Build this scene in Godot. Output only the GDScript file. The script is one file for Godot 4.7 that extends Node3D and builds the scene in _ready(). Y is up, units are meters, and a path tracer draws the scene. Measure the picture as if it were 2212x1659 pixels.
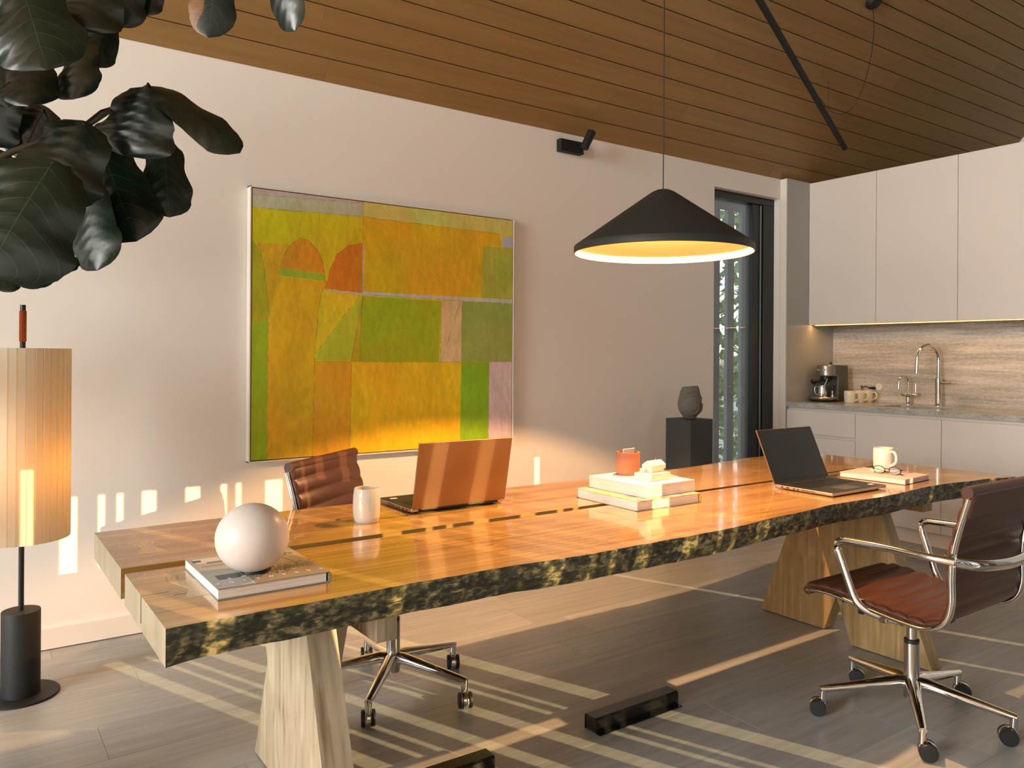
extends Node3D
# A long timber table under a cone pendant, a white wall with a painting, a kitchen run on the right, low evening sun through fins.

var M := {}
var taken := {}
var rng := RandomNumberGenerator.new()

# ------------------------------------------------------------------ scene
func _ready():
	rng.seed = 7
	setup_camera_and_light()
	make_materials()
	build_shell()
	build_windows()
	build_outside()
	build_kitchen()
	build_table()
	build_painting()
	build_pendant()
	build_floor_lamp()
	build_wall_spot()
	build_suspended_tube()
	build_pedestal()
	build_chairs()
	build_table_things()
	build_kitchen_things()
	build_floor_boxes()
	build_fig_tree()

func setup_camera_and_light():
	var cam := Camera3D.new()
	cam.name = "camera"
	var yaw := deg_to_rad(35.03)
	var roll := deg_to_rad(0.36)
	var f := Vector3(sin(yaw), 0, -cos(yaw))
	var r0 := Vector3(cos(yaw), 0, sin(yaw))
	var r := r0 * cos(roll) + Vector3.UP * sin(roll)
	var u := Vector3.UP * cos(roll) - r0 * sin(roll)
	cam.transform = Transform3D(Basis(r, u, -f), Vector3(0, 1.29, 3.95))
	cam.near = 0.05
	cam.far = 200.0
	cam.projection = Camera3D.PROJECTION_FRUSTUM
	cam.size = 0.05 * 1659.0 / 1700.0
	cam.frustum_offset = Vector2(0, 0.05 * (767.5 - 829.5) / 1700.0)
	add_child(cam)
	cam.make_current()

	var env := Environment.new()
	env.tonemap_mode = Environment.TONE_MAPPER_LINEAR
	env.tonemap_exposure = 1.0
	env.background_mode = Environment.BG_SKY
	var sky := Sky.new()
	var sm := ProceduralSkyMaterial.new()
	sm.sky_top_color = Color(0.50, 0.60, 0.72)
	sm.sky_horizon_color = Color(0.86, 0.84, 0.78)
	sm.ground_bottom_color = Color(0.25, 0.24, 0.22)
	sm.ground_horizon_color = Color(0.62, 0.60, 0.55)
	sm.sky_energy_multiplier = 2.2
	sm.sun_angle_max = 1.0
	sky.sky_material = sm
	env.sky = sky
	env.ambient_light_source = Environment.AMBIENT_SOURCE_DISABLED
	env.sdfgi_enabled = true
	env.ssao_enabled = true
	env.ssil_enabled = true
	var we := WorldEnvironment.new()
	we.name = "environment"
	we.environment = env
	add_child(we)

	var sun := DirectionalLight3D.new()
	sun.name = "sun"
	var az := deg_to_rad(22.0)
	var el := deg_to_rad(17.5)
	var d := Vector3(-sin(az) * cos(el), -sin(el), -cos(az) * cos(el))
	sun.basis = Basis.looking_at(d)
	sun.light_color = Color(1.0, 0.86, 0.62)
	sun.light_energy = 2.1
	sun.light_angular_distance = 0.12
	sun.shadow_enabled = true
	add_child(sun)

	# daylight of the tall glazing in the left gable wall
	area_light("left_window_light", Vector3(-6.92, 2.7, 3.1), Vector3(1, -0.08, -0.05), Vector2(2.7, 3.4), Color(1.0, 0.985, 0.955), 90.0)

func area_light(called, at: Vector3, towards: Vector3, size: Vector2, c: Color, e: float):
	var l := AreaLight3D.new()
	l.name = called
	l.position = at
	l.basis = Basis.looking_at(towards.normalized())
	l.area_size = size
	l.light_color = c
	l.light_energy = e
	l.area_range = 20.0
	l.shadow_enabled = true
	add_child(l)

# ------------------------------------------------------------------ naming
func numbered(n: String) -> String:
	if not taken.has(n):
		taken[n] = 0
		return n
	taken[n] += 1
	return "%s_%03d" % [n, taken[n]]

func tag(o: Node, label: String, category: String, group := ""):
	o.set_meta("label", label)
	o.set_meta("category", category)
	if group != "":
		o.set_meta("group", group)

func thing(called: String, label: String, category: String, at := Vector3.ZERO, turn := 0.0, group := "") -> Node3D:
	var o := Node3D.new()
	o.name = numbered(called)
	add_child(o)
	o.position = at
	o.rotation.y = turn
	tag(o, label, category, group)
	return o

func obj(s: SurfaceTool, called: String, m: Material, parent: Node = null, label := "") -> MeshInstance3D:
	s.generate_normals()
	var o := MeshInstance3D.new()
	o.mesh = s.commit()
	o.material_override = m
	o.name = called if parent else numbered(called)
	(parent if parent else self).add_child(o, true)
	if label != "":
		o.set_meta("label", label)
	return o

func struct(s: SurfaceTool, called: String, m: Material, label := "") -> MeshInstance3D:
	var o := obj(s, called, m)
	o.set_meta("kind", "structure")
	if label != "":
		o.set_meta("label", label)
	return o

# ------------------------------------------------------------------ shapes
func mb() -> SurfaceTool:
	var s := SurfaceTool.new()
	s.begin(Mesh.PRIMITIVE_TRIANGLES)
	s.set_smooth_group(-1)
	return s

func vtx(s: SurfaceTool, p: Vector3, uv: Vector2):
	s.set_uv(uv)
	s.add_vertex(p)

# triangle and quad turned so that the front looks along "out"
func tri(s: SurfaceTool, a: Vector3, b: Vector3, c: Vector3, out: Vector3, ua := Vector2.ZERO, ub := Vector2.ZERO, uc := Vector2.ZERO):
	if (b - a).cross(c - a).dot(out) < 0.0:
		vtx(s, a, ua); vtx(s, b, ub); vtx(s, c, uc)
	else:
		vtx(s, a, ua); vtx(s, c, uc); vtx(s, b, ub)

func quad(s: SurfaceTool, a: Vector3, b: Vector3, c: Vector3, d: Vector3, out: Vector3, ua := Vector2.ZERO, ub := Vector2.ZERO, uc := Vector2.ZERO, ud := Vector2.ZERO):
	tri(s, a, b, c, out, ua, ub, uc)
	tri(s, a, c, d, out, ua, uc, ud)

func box_uv(p: Vector3, n: Vector3, k: Vector2, o: Vector2) -> Vector2:
	var a := n.abs()
	if a.y >= a.x and a.y >= a.z:
		return Vector2(p.x, p.z) * k + o
	if a.x >= a.z:
		return Vector2(p.z, p.y) * k + o
	return Vector2(p.x, p.y) * k + o

func box(s: SurfaceTool, c: Vector3, size: Vector3, ch := 0.0, xf := Transform3D.IDENTITY, k := Vector2.ONE, o := Vector2.ZERO):
	var h := size * 0.5
	var i := h - Vector3.ONE * ch
	s.set_smooth_group(-1)
	var P := func(ax: int, g: Vector3) -> Vector3:
		return c + Vector3(g.x * (h.x if ax == 0 else i.x), g.y * (h.y if ax == 1 else i.y), g.z * (h.z if ax == 2 else i.z))
	for ax in 3:
		var b1 := (ax + 1) % 3
		var b2 := (ax + 2) % 3
		for sg in [-1.0, 1.0]:
			var q := []
			for w in [[-1, -1], [1, -1], [1, 1], [-1, 1]]:
				var g := Vector3.ZERO
				g[ax] = sg; g[b1] = w[0]; g[b2] = w[1]
				q.append(P.call(ax, g))
			var n := Vector3.ZERO
			n[ax] = sg
			var uv := []
			for p in q:
				uv.append(box_uv(p, n, k, o))
			quad(s, xf * q[0], xf * q[1], xf * q[2], xf * q[3], xf.basis * n, uv[0], uv[1], uv[2], uv[3])
		if ch > 0.0:
			for s1 in [-1.0, 1.0]:
				for s2 in [-1.0, 1.0]:
					var ga := Vector3.ZERO
					ga[b1] = s1; ga[b2] = s2
					var g0 := ga
					var g1 := ga
					g0[ax] = -1.0
					g1[ax] = 1.0
					var qa: Vector3 = P.call(b1, g0)
					var qb: Vector3 = P.call(b1, g1)
					var qc: Vector3 = P.call(b2, g1)
					var qd: Vector3 = P.call(b2, g0)
					var nn := Vector3.ZERO
					nn[b1] = s1
					quad(s, xf * qa, xf * qb, xf * qc, xf * qd, xf.basis * ga, box_uv(qa, nn, k, o), box_uv(qb, nn, k, o), box_uv(qc, nn, k, o), box_uv(qd, nn, k, o))
	if ch > 0.0:
		for sx in [-1.0, 1.0]:
			for sy in [-1.0, 1.0]:
				for sz in [-1.0, 1.0]:
					var g := Vector3(sx, sy, sz)
					tri(s, xf * P.call(0, g), xf * P.call(1, g), xf * P.call(2, g), xf.basis * g)

# box between two corners
func bx(s: SurfaceTool, lo: Vector3, hi: Vector3, ch := 0.0, k := Vector2.ONE, o := Vector2.ZERO):
	box(s, (lo + hi) * 0.5, (hi - lo).abs(), ch, Transform3D.IDENTITY, k, o)

# profile of (radius, height): outside upwards, then over the rim and down the inside
func lathe(s: SurfaceTool, prof: Array, n := 32, xf := Transform3D.IDENTITY, squash := Vector2.ONE):
	var g := 1
	for j in prof.size() - 1:
		var a: Vector2 = prof[j]
		var b: Vector2 = prof[j + 1]
		if j > 0:
			var pv: Vector2 = prof[j] - prof[j - 1]
			if absf(pv.angle_to(b - a)) > 0.62:
				g += 1
		s.set_smooth_group(g)
		var nr := Vector2(b.y - a.y, a.x - b.x)
		for i in n:
			var t0 := TAU * i / n
			var t1 := TAU * (i + 1) / n
			var c0 := Vector3(cos(t0) * squash.x, 0, sin(t0) * squash.y)
			var c1 := Vector3(cos(t1) * squash.x, 0, sin(t1) * squash.y)
			var cm := (c0 + c1) * 0.5
			var out := xf.basis * (cm * nr.x + Vector3.UP * nr.y)
			var p00 := xf * (c0 * a.x + Vector3.UP * a.y)
			var p10 := xf * (c1 * a.x + Vector3.UP * a.y)
			var p01 := xf * (c0 * b.x + Vector3.UP * b.y)
			var p11 := xf * (c1 * b.x + Vector3.UP * b.y)
			var u0 := float(i) / n
			var u1 := float(i + 1) / n
			if a.x < 1e-6:
				tri(s, p00, p11, p01, out, Vector2(u0, a.y), Vector2(u1, b.y), Vector2(u0, b.y))
			elif b.x < 1e-6:
				tri(s, p00, p10, p01, out, Vector2(u0, a.y), Vector2(u1, a.y), Vector2(u0, b.y))
			else:
				quad(s, p00, p10, p11, p01, out, Vector2(u0, a.y), Vector2(u1, a.y), Vector2(u1, b.y), Vector2(u0, b.y))

# tube along points; radius may change; flat squashes the section along the second axis
func tube(s: SurfaceTool, pts: Array, rad, n := 12, flat := 1.0, up := Vector3.UP, caps := true):
	var m := pts.size()
	var rings := []
	var prev_x := Vector3.ZERO
	for j in m:
		var t: Vector3 = (pts[min(j + 1, m - 1)] - pts[max(j - 1, 0)]).normalized()
		var x := up.cross(t)
		if j > 0 and prev_x.length() > 0.1 and flat == 1.0:
			x = prev_x - t * prev_x.dot(t)
		if x.length() < 1e-3:
			x = Vector3.RIGHT.cross(t)
			if x.length() < 1e-3:
				x = Vector3.FORWARD.cross(t)
		x = x.normalized()
		prev_x = x
		var y := t.cross(x).normalized()
		var r: float = rad[j] if rad is Array else rad
		var ring := []
		for i in n:
			var a := TAU * i / n
			ring.append(pts[j] + x * cos(a) * r + y * sin(a) * r * flat)
		rings.append(ring)
	s.set_smooth_group(1)
	for j in m - 1:
		for i in n:
			var k := (i + 1) % n
			var mid: Vector3 = (rings[j][i] + rings[j + 1][k]) * 0.5 - (pts[j] + pts[j + 1]) * 0.5
			quad(s, rings[j][i], rings[j][k], rings[j + 1][k], rings[j + 1][i], mid, Vector2(float(i) / n, j), Vector2(float(i + 1) / n, j), Vector2(float(i + 1) / n, j + 1), Vector2(float(i) / n, j + 1))
	if caps:
		s.set_smooth_group(2)
		var d0: Vector3 = pts[0] - pts[1]
		var d1: Vector3 = pts[m - 1] - pts[m - 2]
		for i in n:
			tri(s, pts[0], rings[0][i], rings[0][(i + 1) % n], d0)
			tri(s, pts[m - 1], rings[m - 1][i], rings[m - 1][(i + 1) % n], d1)
	s.set_smooth_group(-1)

# smooth curve through points
func curve(pts: Array, per := 8) -> Array:
	var out := []
	var m := pts.size()
	for j in m - 1:
		var p0: Vector3 = pts[max(j - 1, 0)]
		var p1: Vector3 = pts[j]
		var p2: Vector3 = pts[j + 1]
		var p3: Vector3 = pts[min(j + 2, m - 1)]
		for i in per:
			var t := float(i) / per
			out.append(p1.cubic_interpolate(p2, p0, p3, t))
	out.append(pts[m - 1])
	return out

# polyline with its corners rounded
func rounded(pts: Array, rad: float, per := 6) -> Array:
	var out := [pts[0]]
	for j in range(1, pts.size() - 1):
		var a: Vector3 = pts[j - 1]
		var b: Vector3 = pts[j]
		var c: Vector3 = pts[j + 1]
		var r1: float = min(rad, (a - b).length() * 0.48)
		var r2: float = min(rad, (c - b).length() * 0.48)
		var p: Vector3 = b + (a - b).normalized() * r1
		var q: Vector3 = b + (c - b).normalized() * r2
		for i in per + 1:
			var t := float(i) / per
			out.append(p.lerp(b, t).lerp(b.lerp(q, t), t))
	out.append(pts[-1])
	return out

# flat outline (x, y) pushed from z0 to z1
func prism(s: SurfaceTool, poly: PackedVector2Array, z0: float, z1: float, xf := Transform3D.IDENTITY, k := 1.0):
	s.set_smooth_group(-1)
	var idx := Geometry2D.triangulate_polygon(poly)
	for i in range(0, idx.size(), 3):
		for zz in [z0, z1]:
			var q := []
			for j in 3:
				q.append(poly[idx[i + j]])
			var n := xf.basis * Vector3(0, 0, zz - (z0 + z1) * 0.5)
			tri(s, xf * Vector3(q[0].x, q[0].y, zz), xf * Vector3(q[1].x, q[1].y, zz), xf * Vector3(q[2].x, q[2].y, zz), n, q[0] * k, q[1] * k, q[2] * k)
	var ccw := not Geometry2D.is_polygon_clockwise(poly)
	var run := 0.0
	for i in poly.size():
		var a := poly[i]
		var b := poly[(i + 1) % poly.size()]
		var e := b - a
		var nn := Vector2(e.y, -e.x) * (1.0 if ccw else -1.0)
		var r2 := run + e.length()
		quad(s, xf * Vector3(a.x, a.y, z0), xf * Vector3(b.x, b.y, z0), xf * Vector3(b.x, b.y, z1), xf * Vector3(a.x, a.y, z1), xf.basis * Vector3(nn.x, nn.y, 0), Vector2(z0, run) * k, Vector2(z0, r2) * k, Vector2(z1, r2) * k, Vector2(z1, run) * k)
		run = r2

func xform(at: Vector3, rot := Vector3.ZERO, scale := Vector3.ONE) -> Transform3D:
	return Transform3D(Basis.from_euler(rot) * Basis.from_scale(scale), at)

func V(x: float, y: float, z: float) -> Vector3:
	return Vector3(x, y, z)

# ------------------------------------------------------------------ materials
func mat(c: Color, rough := 0.6, metal := 0.0, spec := 0.5) -> StandardMaterial3D:
	var m := StandardMaterial3D.new()
	m.albedo_color = c
	m.roughness = rough
	m.metallic = metal
	m.metallic_specular = spec
	return m

func noise_bytes(w: int, h: int, sx: float, sy: float, sd: int, oct := 3, warp := 0.0) -> PackedByteArray:
	var n := FastNoiseLite.new()
	n.seed = sd
	n.frequency = 0.06
	n.fractal_octaves = oct
	if warp > 0.0:
		n.domain_warp_enabled = true
		n.domain_warp_amplitude = warp
		n.domain_warp_frequency = 0.02
	var im := n.get_seamless_image(int(max(8, w * sx)), int(max(8, h * sy)))
	im.convert(Image.FORMAT_L8)
	im.resize(w, h, Image.INTERPOLATE_CUBIC)
	return im.get_data()

# layers of noise looked up in a colour ramp
func ramp_image(w: int, h: int, layers: Array, stops: Array) -> Image:
	var lut := PackedByteArray()
	lut.resize(256 * 3)
	var g := Gradient.new()
	var offs := PackedFloat32Array()
	var cols := PackedColorArray()
	for st in stops:
		offs.append(st[0])
		cols.append(Color(st[1]))
	g.offsets = offs
	g.colors = cols
	for i in 256:
		var c := g.sample(i / 255.0)
		lut[i * 3] = c.r8
		lut[i * 3 + 1] = c.g8
		lut[i * 3 + 2] = c.b8
	var out := PackedByteArray()
	out.resize(w * h * 3)
	var a: PackedByteArray = layers[0][0]
	var wa: float = layers[0][1]
	var b: PackedByteArray = layers[1][0] if layers.size() > 1 else a
	var wb: float = layers[1][1] if layers.size() > 1 else 0.0
	var c2: PackedByteArray = layers[2][0] if layers.size() > 2 else a
	var wc: float = layers[2][1] if layers.size() > 2 else 0.0
	var base := 127.5 - 127.5 * (wa + wb + wc)
	var j := 0
	for i in w * h:
		var v := int(base + a[i] * wa + b[i] * wb + c2[i] * wc)
		v = (0 if v < 0 else (255 if v > 255 else v)) * 3
		out[j] = lut[v]
		out[j + 1] = lut[v + 1]
		out[j + 2] = lut[v + 2]
		j += 3
	return Image.create_from_data(w, h, false, Image.FORMAT_RGB8, out)

func tex(im: Image) -> ImageTexture:
	im.generate_mipmaps()
	return ImageTexture.create_from_image(im)

func bump(w: int, h: int, sx: float, sy: float, sd: int, depth: float, oct := 3) -> ImageTexture:
	var im := Image.create_from_data(w, h, false, Image.FORMAT_L8, noise_bytes(w, h, sx, sy, sd, oct))
	im.convert(Image.FORMAT_RGBA8)
	im.bump_map_to_normal_map(depth)
	return tex(im)

func textured(im: Image, rough: float, spec := 0.5) -> StandardMaterial3D:
	var m := mat(Color.WHITE, rough, 0.0, spec)
	m.albedo_texture = tex(im)
	return m

func make_materials():
	M.wall = mat(Color("#e9e5e0"), 0.55, 0, 0.35)
	M.wall.normal_enabled = true
	M.wall.normal_texture = bump(256, 256, 0.6, 0.6, 31, 1.2, 4)
	M.wall.normal_scale = 0.12
	M.wall.uv1_triplanar = true
	M.wall.uv1_world_triplanar = true
	M.wall.uv1_scale = Vector3.ONE * 1.5
	M.trim = mat(Color("#e4ded8"), 0.5)
	M.cabinet = mat(Color("#ddd6cf"), 0.42)
	M.panel_grey = mat(Color("#a4a5a1"), 0.34, 0.0, 0.6)
	M.shadow_gap = mat(Color("#3b3934"), 0.8)
	M.black = mat(Color("#15171a"), 0.42)
	M.black_matt = mat(Color("#121416"), 0.62)
	M.lamp_black = mat(Color("#2a2e2d"), 0.55)
	M.frame = mat(Color("#0e151d"), 0.3)
	M.chrome = mat(Color("#d8d6d2"), 0.07, 1.0)
	M.steel = mat(Color("#b9b5ae"), 0.24, 1.0)
	M.rubber = mat(Color("#16181a"), 0.5)
	M.ceramic = mat(Color("#dcd4ca"), 0.16, 0, 0.55)
	M.ceramic_cream = mat(Color("#e4dcc9"), 0.2, 0, 0.5)
	M.opal = mat(Color("#cfc6c1"), 0.34, 0, 0.4)
	M.opal.subsurf_scatter_enabled = true
	M.opal.subsurf_scatter_strength = 0.15
	M.paper = mat(Color("#ebe3dc"), 0.8)
	M.paper_lines = textured(ramp_image(256, 256, [[noise_bytes(256, 256, 0.04, 1.0, 5, 2), 0.9]], [[0.0, "#cdc4bc"], [0.5, "#e8e0d8"], [1.0, "#f2ebe4"]]), 0.85)
	M.terracotta = textured(ramp_image(256, 256, [[noise_bytes(256, 256, 0.05, 1.0, 6, 2), 0.9]], [[0.0, "#a2674a"], [1.0, "#b5795a"]]), 0.75)
	M.model_white = mat(Color("#efe4d2"), 0.7)
	M.leather = mat(Color("#47291c"), 0.42, 0, 0.5)
	M.leather.normal_enabled = true
	M.leather.normal_texture = bump(256, 256, 1.0, 1.0, 41, 1.5, 3)
	M.leather.normal_scale = 0.2
	M.leather.uv1_triplanar = true
	M.leather.uv1_scale = Vector3.ONE * 6.0
	M.leather_dark = mat(Color("#43281d"), 0.5, 0, 0.4)
	M.stone_dark = mat(Color("#6c6a66"), 0.9)
	M.stone_dark.normal_enabled = true
	M.stone_dark.normal_texture = bump(256, 256, 0.8, 0.8, 43, 4.0, 4)
	M.stone_dark.uv1_triplanar = true
	M.stone_dark.uv1_scale = Vector3.ONE * 5.0
	M.plinth_black = mat(Color("#343b3d"), 0.62)
	M.pane = mat(Color(0.75, 0.83, 0.86, 0.16), 0.02, 0, 0.6)
	M.pane.transparency = BaseMaterial3D.TRANSPARENCY_ALPHA
	M.fin = mat(Color("#6f777b"), 0.6)
	M.fin_light = mat(Color("#7c7a78"), 0.7)
	M.ground = mat(Color("#8a8474"), 0.9)
	M.copper = mat(Color("#8a3a1e"), 0.5)
	M.brush_wood = mat(Color("#c68b4a"), 0.5)
	M.laptop_shell = mat(Color("#9a7c5f"), 0.36, 0.85)
	M.laptop_deck = mat(Color("#23272a"), 0.45, 0.2)
	M.laptop_edge = mat(Color("#c4ada0"), 0.35, 0.8)
	M.screen = mat(Color("#0d1314"), 0.28, 0, 0.5)
	M.key = mat(Color("#15181a"), 0.5)
	M.touchpad = mat(Color("#4f4f49"), 0.35, 0.3)

	# floor boards: three grey-brown oak tones
	M.floor = []
	for i in 3:
		var im := ramp_image(1024, 256, [[noise_bytes(1024, 256, 0.05, 1.0, 100 + i, 4, 12.0), 0.65], [noise_bytes(1024, 256, 0.012, 0.2, 110 + i, 3, 30.0), 0.55], [noise_bytes(1024, 256, 0.2, 1.0, 120 + i, 2), 0.25]],
			[[0.0, ["#898c8c", "#8e9190", "#858888"][i]], [0.45, ["#969998", "#9b9e9d", "#929595"][i]], [1.0, ["#a5a8a6", "#a9acaa", "#a1a4a3"][i]]])
		var m := textured(im, 0.36, 0.5)
		m.uv1_scale = Vector3(1, 1, 1)
		M.floor.append(m)
	# ceiling boards: warm fir
	M.ceiling = []
	for i in 4:
		var im := ramp_image(1024, 128, [[noise_bytes(1024, 128, 0.02, 0.9, 200 + i, 4, 8.0), 0.7], [noise_bytes(1024, 128, 0.01, 0.25, 210 + i, 2), 0.5], [noise_bytes(1024, 128, 0.25, 1.0, 220 + i, 2), 0.2]],
			[[0.0, ["#84663d", "#866840", "#82643d", "#876a43"][i]], [0.5, ["#8d6e43", "#8f7045", "#8a6c43", "#8f7248"][i]], [1.0, ["#947549", "#96774b", "#917349", "#96794e"][i]]])
		M.ceiling.append(textured(im, 0.5, 0.4))
	M.groove = mat(Color("#1c130b"), 0.9)
	# table slabs
	M.slab = textured(table_wood(), 0.16, 0.5)
	M.slab.clearcoat_enabled = true
	M.slab.clearcoat = 0.6
	M.slab.clearcoat_roughness = 0.05
	M.slab_end = textured(ramp_image(512, 256, [[noise_bytes(512, 256, 0.25, 0.05, 301, 3, 10.0), 0.8], [noise_bytes(512, 256, 1.0, 1.0, 302, 2), 0.2]], [[0.0, "#8d8069"], [0.5, "#a89a80"], [1.0, "#b9ab90"]]), 0.32)
	M.bark = textured(bark_image(), 0.38, 0.5)
	M.bark.normal_enabled = true
	M.bark.normal_texture = bump(1024, 128, 0.9, 0.6, 311, 5.0, 4)
	M.bark.normal_scale = 0.35
	M.key_wood = textured(ramp_image(256, 256, [[noise_bytes(256, 256, 0.9, 0.06, 305, 3), 0.8]], [[0.0, "#b8a27c"], [1.0, "#d0bb95"]]), 0.25)
	M.leg = []
	for i in 2:
		M.leg.append(textured(ramp_image(512, 512, [[noise_bytes(512, 512, 0.6, 0.03, 320 + i, 4, 14.0), 0.75], [noise_bytes(512, 512, 0.1, 0.02, 325 + i, 2, 20.0), 0.5], [noise_bytes(512, 512, 1.0, 0.2, 328 + i, 2), 0.2]],
			[[0.0, ["#7d6c52", "#6b5638"][i]], [0.3, ["#a3937a", "#947a50"][i]], [0.75, ["#b7a98f", "#ab9164"][i]], [1.0, ["#c6baa2", "#bca474"][i]]]), 0.5))
	# kitchen stone
	var tr := ramp_image(1024, 512, [[noise_bytes(1024, 512, 0.012, 0.16, 401, 3, 6.0), 0.75], [noise_bytes(1024, 512, 0.06, 1.0, 402, 4, 6.0), 0.55], [noise_bytes(1024, 512, 0.7, 1.0, 403, 3), 0.45]],
		[[0.0, "#98968f"], [0.3, "#aca8a0"], [0.5, "#bdb7ae"], [0.7, "#cac4bb"], [1.0, "#dad4cb"]])
	M.travertine = textured(tr, 0.32)
	var ct := ramp_image(512, 512, [[noise_bytes(512, 512, 1.0, 1.0, 411, 3), 0.6], [noise_bytes(512, 512, 0.1, 0.25, 412, 3, 10.0), 0.6]], [[0.0, "#868984"], [0.5, "#aeb1aa"], [1.0, "#c3c5be"]])
	M.counter = textured(ct, 0.22)
	M.counter.uv1_triplanar = true
	M.counter.uv1_scale = Vector3.ONE * 1.4
	M.leaf = []
	for i in 3:
		M.leaf.append(textured(leaf_image(i), [0.30, 0.34, 0.27][i], 0.5))
		M.leaf[i].backlight_enabled = true
		M.leaf[i].backlight = Color(0.008, 0.02, 0.008)
	M.leaf_brown = textured(leaf_image(3), 0.5)
	M.stem = mat(Color("#3c3324"), 0.8)

func put_line(im: Image, a: Vector2, b: Vector2, w: float, c: Color):
	var n := int(max(1.0, (b - a).length() / max(0.7, w * 0.4)))
	for i in n + 1:
		var p := a.lerp(b, float(i) / n)
		im.fill_rect(Rect2i(int(p.x - w * 0.5), int(p.y - w * 0.5), int(max(1.0, w)), int(max(1.0, w))), c)

func fill_poly(im: Image, poly: Array, c: Color):
	var y0 := 1e9
	var y1 := -1e9
	for p in poly:
		y0 = min(y0, p.y)
		y1 = max(y1, p.y)
	for y in range(int(max(0.0, y0)), int(min(im.get_height() - 1.0, y1)) + 1):
		var xs := []
		for i in poly.size():
			var a: Vector2 = poly[i]
			var b: Vector2 = poly[(i + 1) % poly.size()]
			var yy := y + 0.5
			if (a.y <= yy) != (b.y <= yy):
				xs.append(a.x + (yy - a.y) / (b.y - a.y) * (b.x - a.x))
		xs.sort()
		for k in range(0, xs.size() - 1, 2):
			var x0 := int(max(0.0, xs[k]))
			var x1 := int(min(float(im.get_width()), xs[k + 1]))
			if x1 > x0:
				im.fill_rect(Rect2i(x0, y, x1 - x0, 1), c)

# honey oak with long grain, knots and cross saw marks
func table_wood() -> Image:
	var w := 2048
	var h := 512
	var im := ramp_image(w, h, [[noise_bytes(w, h, 0.012, 0.35, 501, 4, 16.0), 0.65], [noise_bytes(w, h, 0.03, 1.0, 502, 3, 5.0), 0.45], [noise_bytes(w, h, 0.05, 0.08, 503, 2), 0.35]],
		[[0.0, "#845f2f"], [0.3, "#a17b42"], [0.55, "#b28c50"], [0.8, "#bc985e"], [1.0, "#c7a771"]])
	var r := RandomNumberGenerator.new()
	r.seed = 77
	for i in 60:   # short dark grain flecks
		var p := Vector2(r.randf() * w, r.randf() * h)
		var l := r.randf_range(8, 60)
		put_line(im, p, p + Vector2(l, r.randf_range(-2, 2)), 1.0, Color("#7c5228"))
	for i in 16:   # pin knots
		var p := Vector2(r.randf() * w, r.randf() * h)
		for k in 7:
			put_line(im, p + Vector2(r.randf_range(-14, 14), r.randf_range(-3, 3)), p + Vector2(r.randf_range(-14, 14), r.randf_range(-3, 3)), 1.0, Color("#6b4420"))
	for i in 26:   # groups of saw marks across the grain
		var p := Vector2(r.randf() * w, r.randf_range(0.05, 0.95) * h)
		var sl := r.randf_range(-0.5, 0.5)
		for k in r.randi_range(6, 16):
			var a := p + Vector2(k * r.randf_range(5, 8), r.randf_range(-4, 4))
			var l := r.randf_range(10, 34)
			put_line(im, a, a + Vector2(sl * l, l), 1.0, Color("#8e6230"))
	return im

# living edge under the bark: olive, grey and brown blotches with pale islands and cracks
func bark_image() -> Image:
	var w := 2048
	var h := 128
	var im := ramp_image(w, h, [[noise_bytes(w, h, 0.55, 0.22, 511, 4, 26.0), 0.9], [noise_bytes(w, h, 1.0, 0.6, 512, 4, 8.0), 0.75], [noise_bytes(w, h, 0.06, 0.08, 513, 2), 0.45]],
		[[0.0, "#1d1e17"], [0.28, "#2f3024"], [0.45, "#454431"], [0.58, "#5f5a41"], [0.72, "#7d7352"], [0.88, "#9c9069"], [1.0, "#75716a"]])
	var r := RandomNumberGenerator.new()
	r.seed = 9
	for i in 40:
		var p := Vector2(r.randf() * w, r.randf() * h)
		var q := p
		for k in 5:
			var n2 := q + Vector2(r.randf_range(6, 26), r.randf_range(-5, 5))
			put_line(im, q, n2, 1.0, Color("#15150f"))
			q = n2
	for i in 26:
		var p := Vector2(r.randf() * w, r.randf() * h)
		put_line(im, p, p + Vector2(r.randf_range(4, 16), r.randf_range(-3, 3)), r.randf_range(2, 5), Color("#191a14"))
	for i in 12:
		var p := Vector2(r.randf_range(420, 700), r.randf() * h)
		put_line(im, p, p + Vector2(r.randf_range(6, 20), r.randf_range(-4, 4)), r.randf_range(1, 4), Color("#6b3f1f"))
	return im

func leaf_image(kind: int) -> Image:
	var w := 256
	var h := 384
	var im := ramp_image(w, h, [[noise_bytes(w, h, 0.3, 0.3, 600 + kind, 3, 10.0), 0.8]], [
		[[0.0, "#08110d"], [1.0, "#0f1e15"]], [[0.0, "#111e14"], [1.0, "#1a2d1d"]], [[0.0, "#0b1711"], [1.0, "#14261a"]], [[0.0, "#0c150f"], [1.0, "#16261a"]]][kind])
	if kind == 3:   # withered margin along one side
		var rr := RandomNumberGenerator.new()
		rr.seed = 8
		for y in range(60, h):
			var bw := int(58.0 + 30.0 * sin(y * 0.03) + rr.randf_range(-5, 5))
			im.fill_rect(Rect2i(w - bw, y, bw, 1), Color("#6b3d1e").lerp(Color("#8f7345"), rr.randf() * 0.8))
	var vein: Color = [Color("#1e2b20"), Color("#33462f"), Color("#28382a"), Color("#3b3a24")][kind]
	put_line(im, Vector2(w / 2.0, 0), Vector2(w / 2.0, h), 3.0, vein)
	for i in 6:
		var y := 30.0 + i * 54.0
		for sgn in [-1.0, 1.0]:
			var p := Vector2(w / 2.0, y)
			for k in 8:
				var q := p + Vector2(sgn * 16.0, 7.0 + k * 2.2)
				put_line(im, p, q, 2.0 if k < 4 else 1.0, vein)
				p = q
	return im

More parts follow.
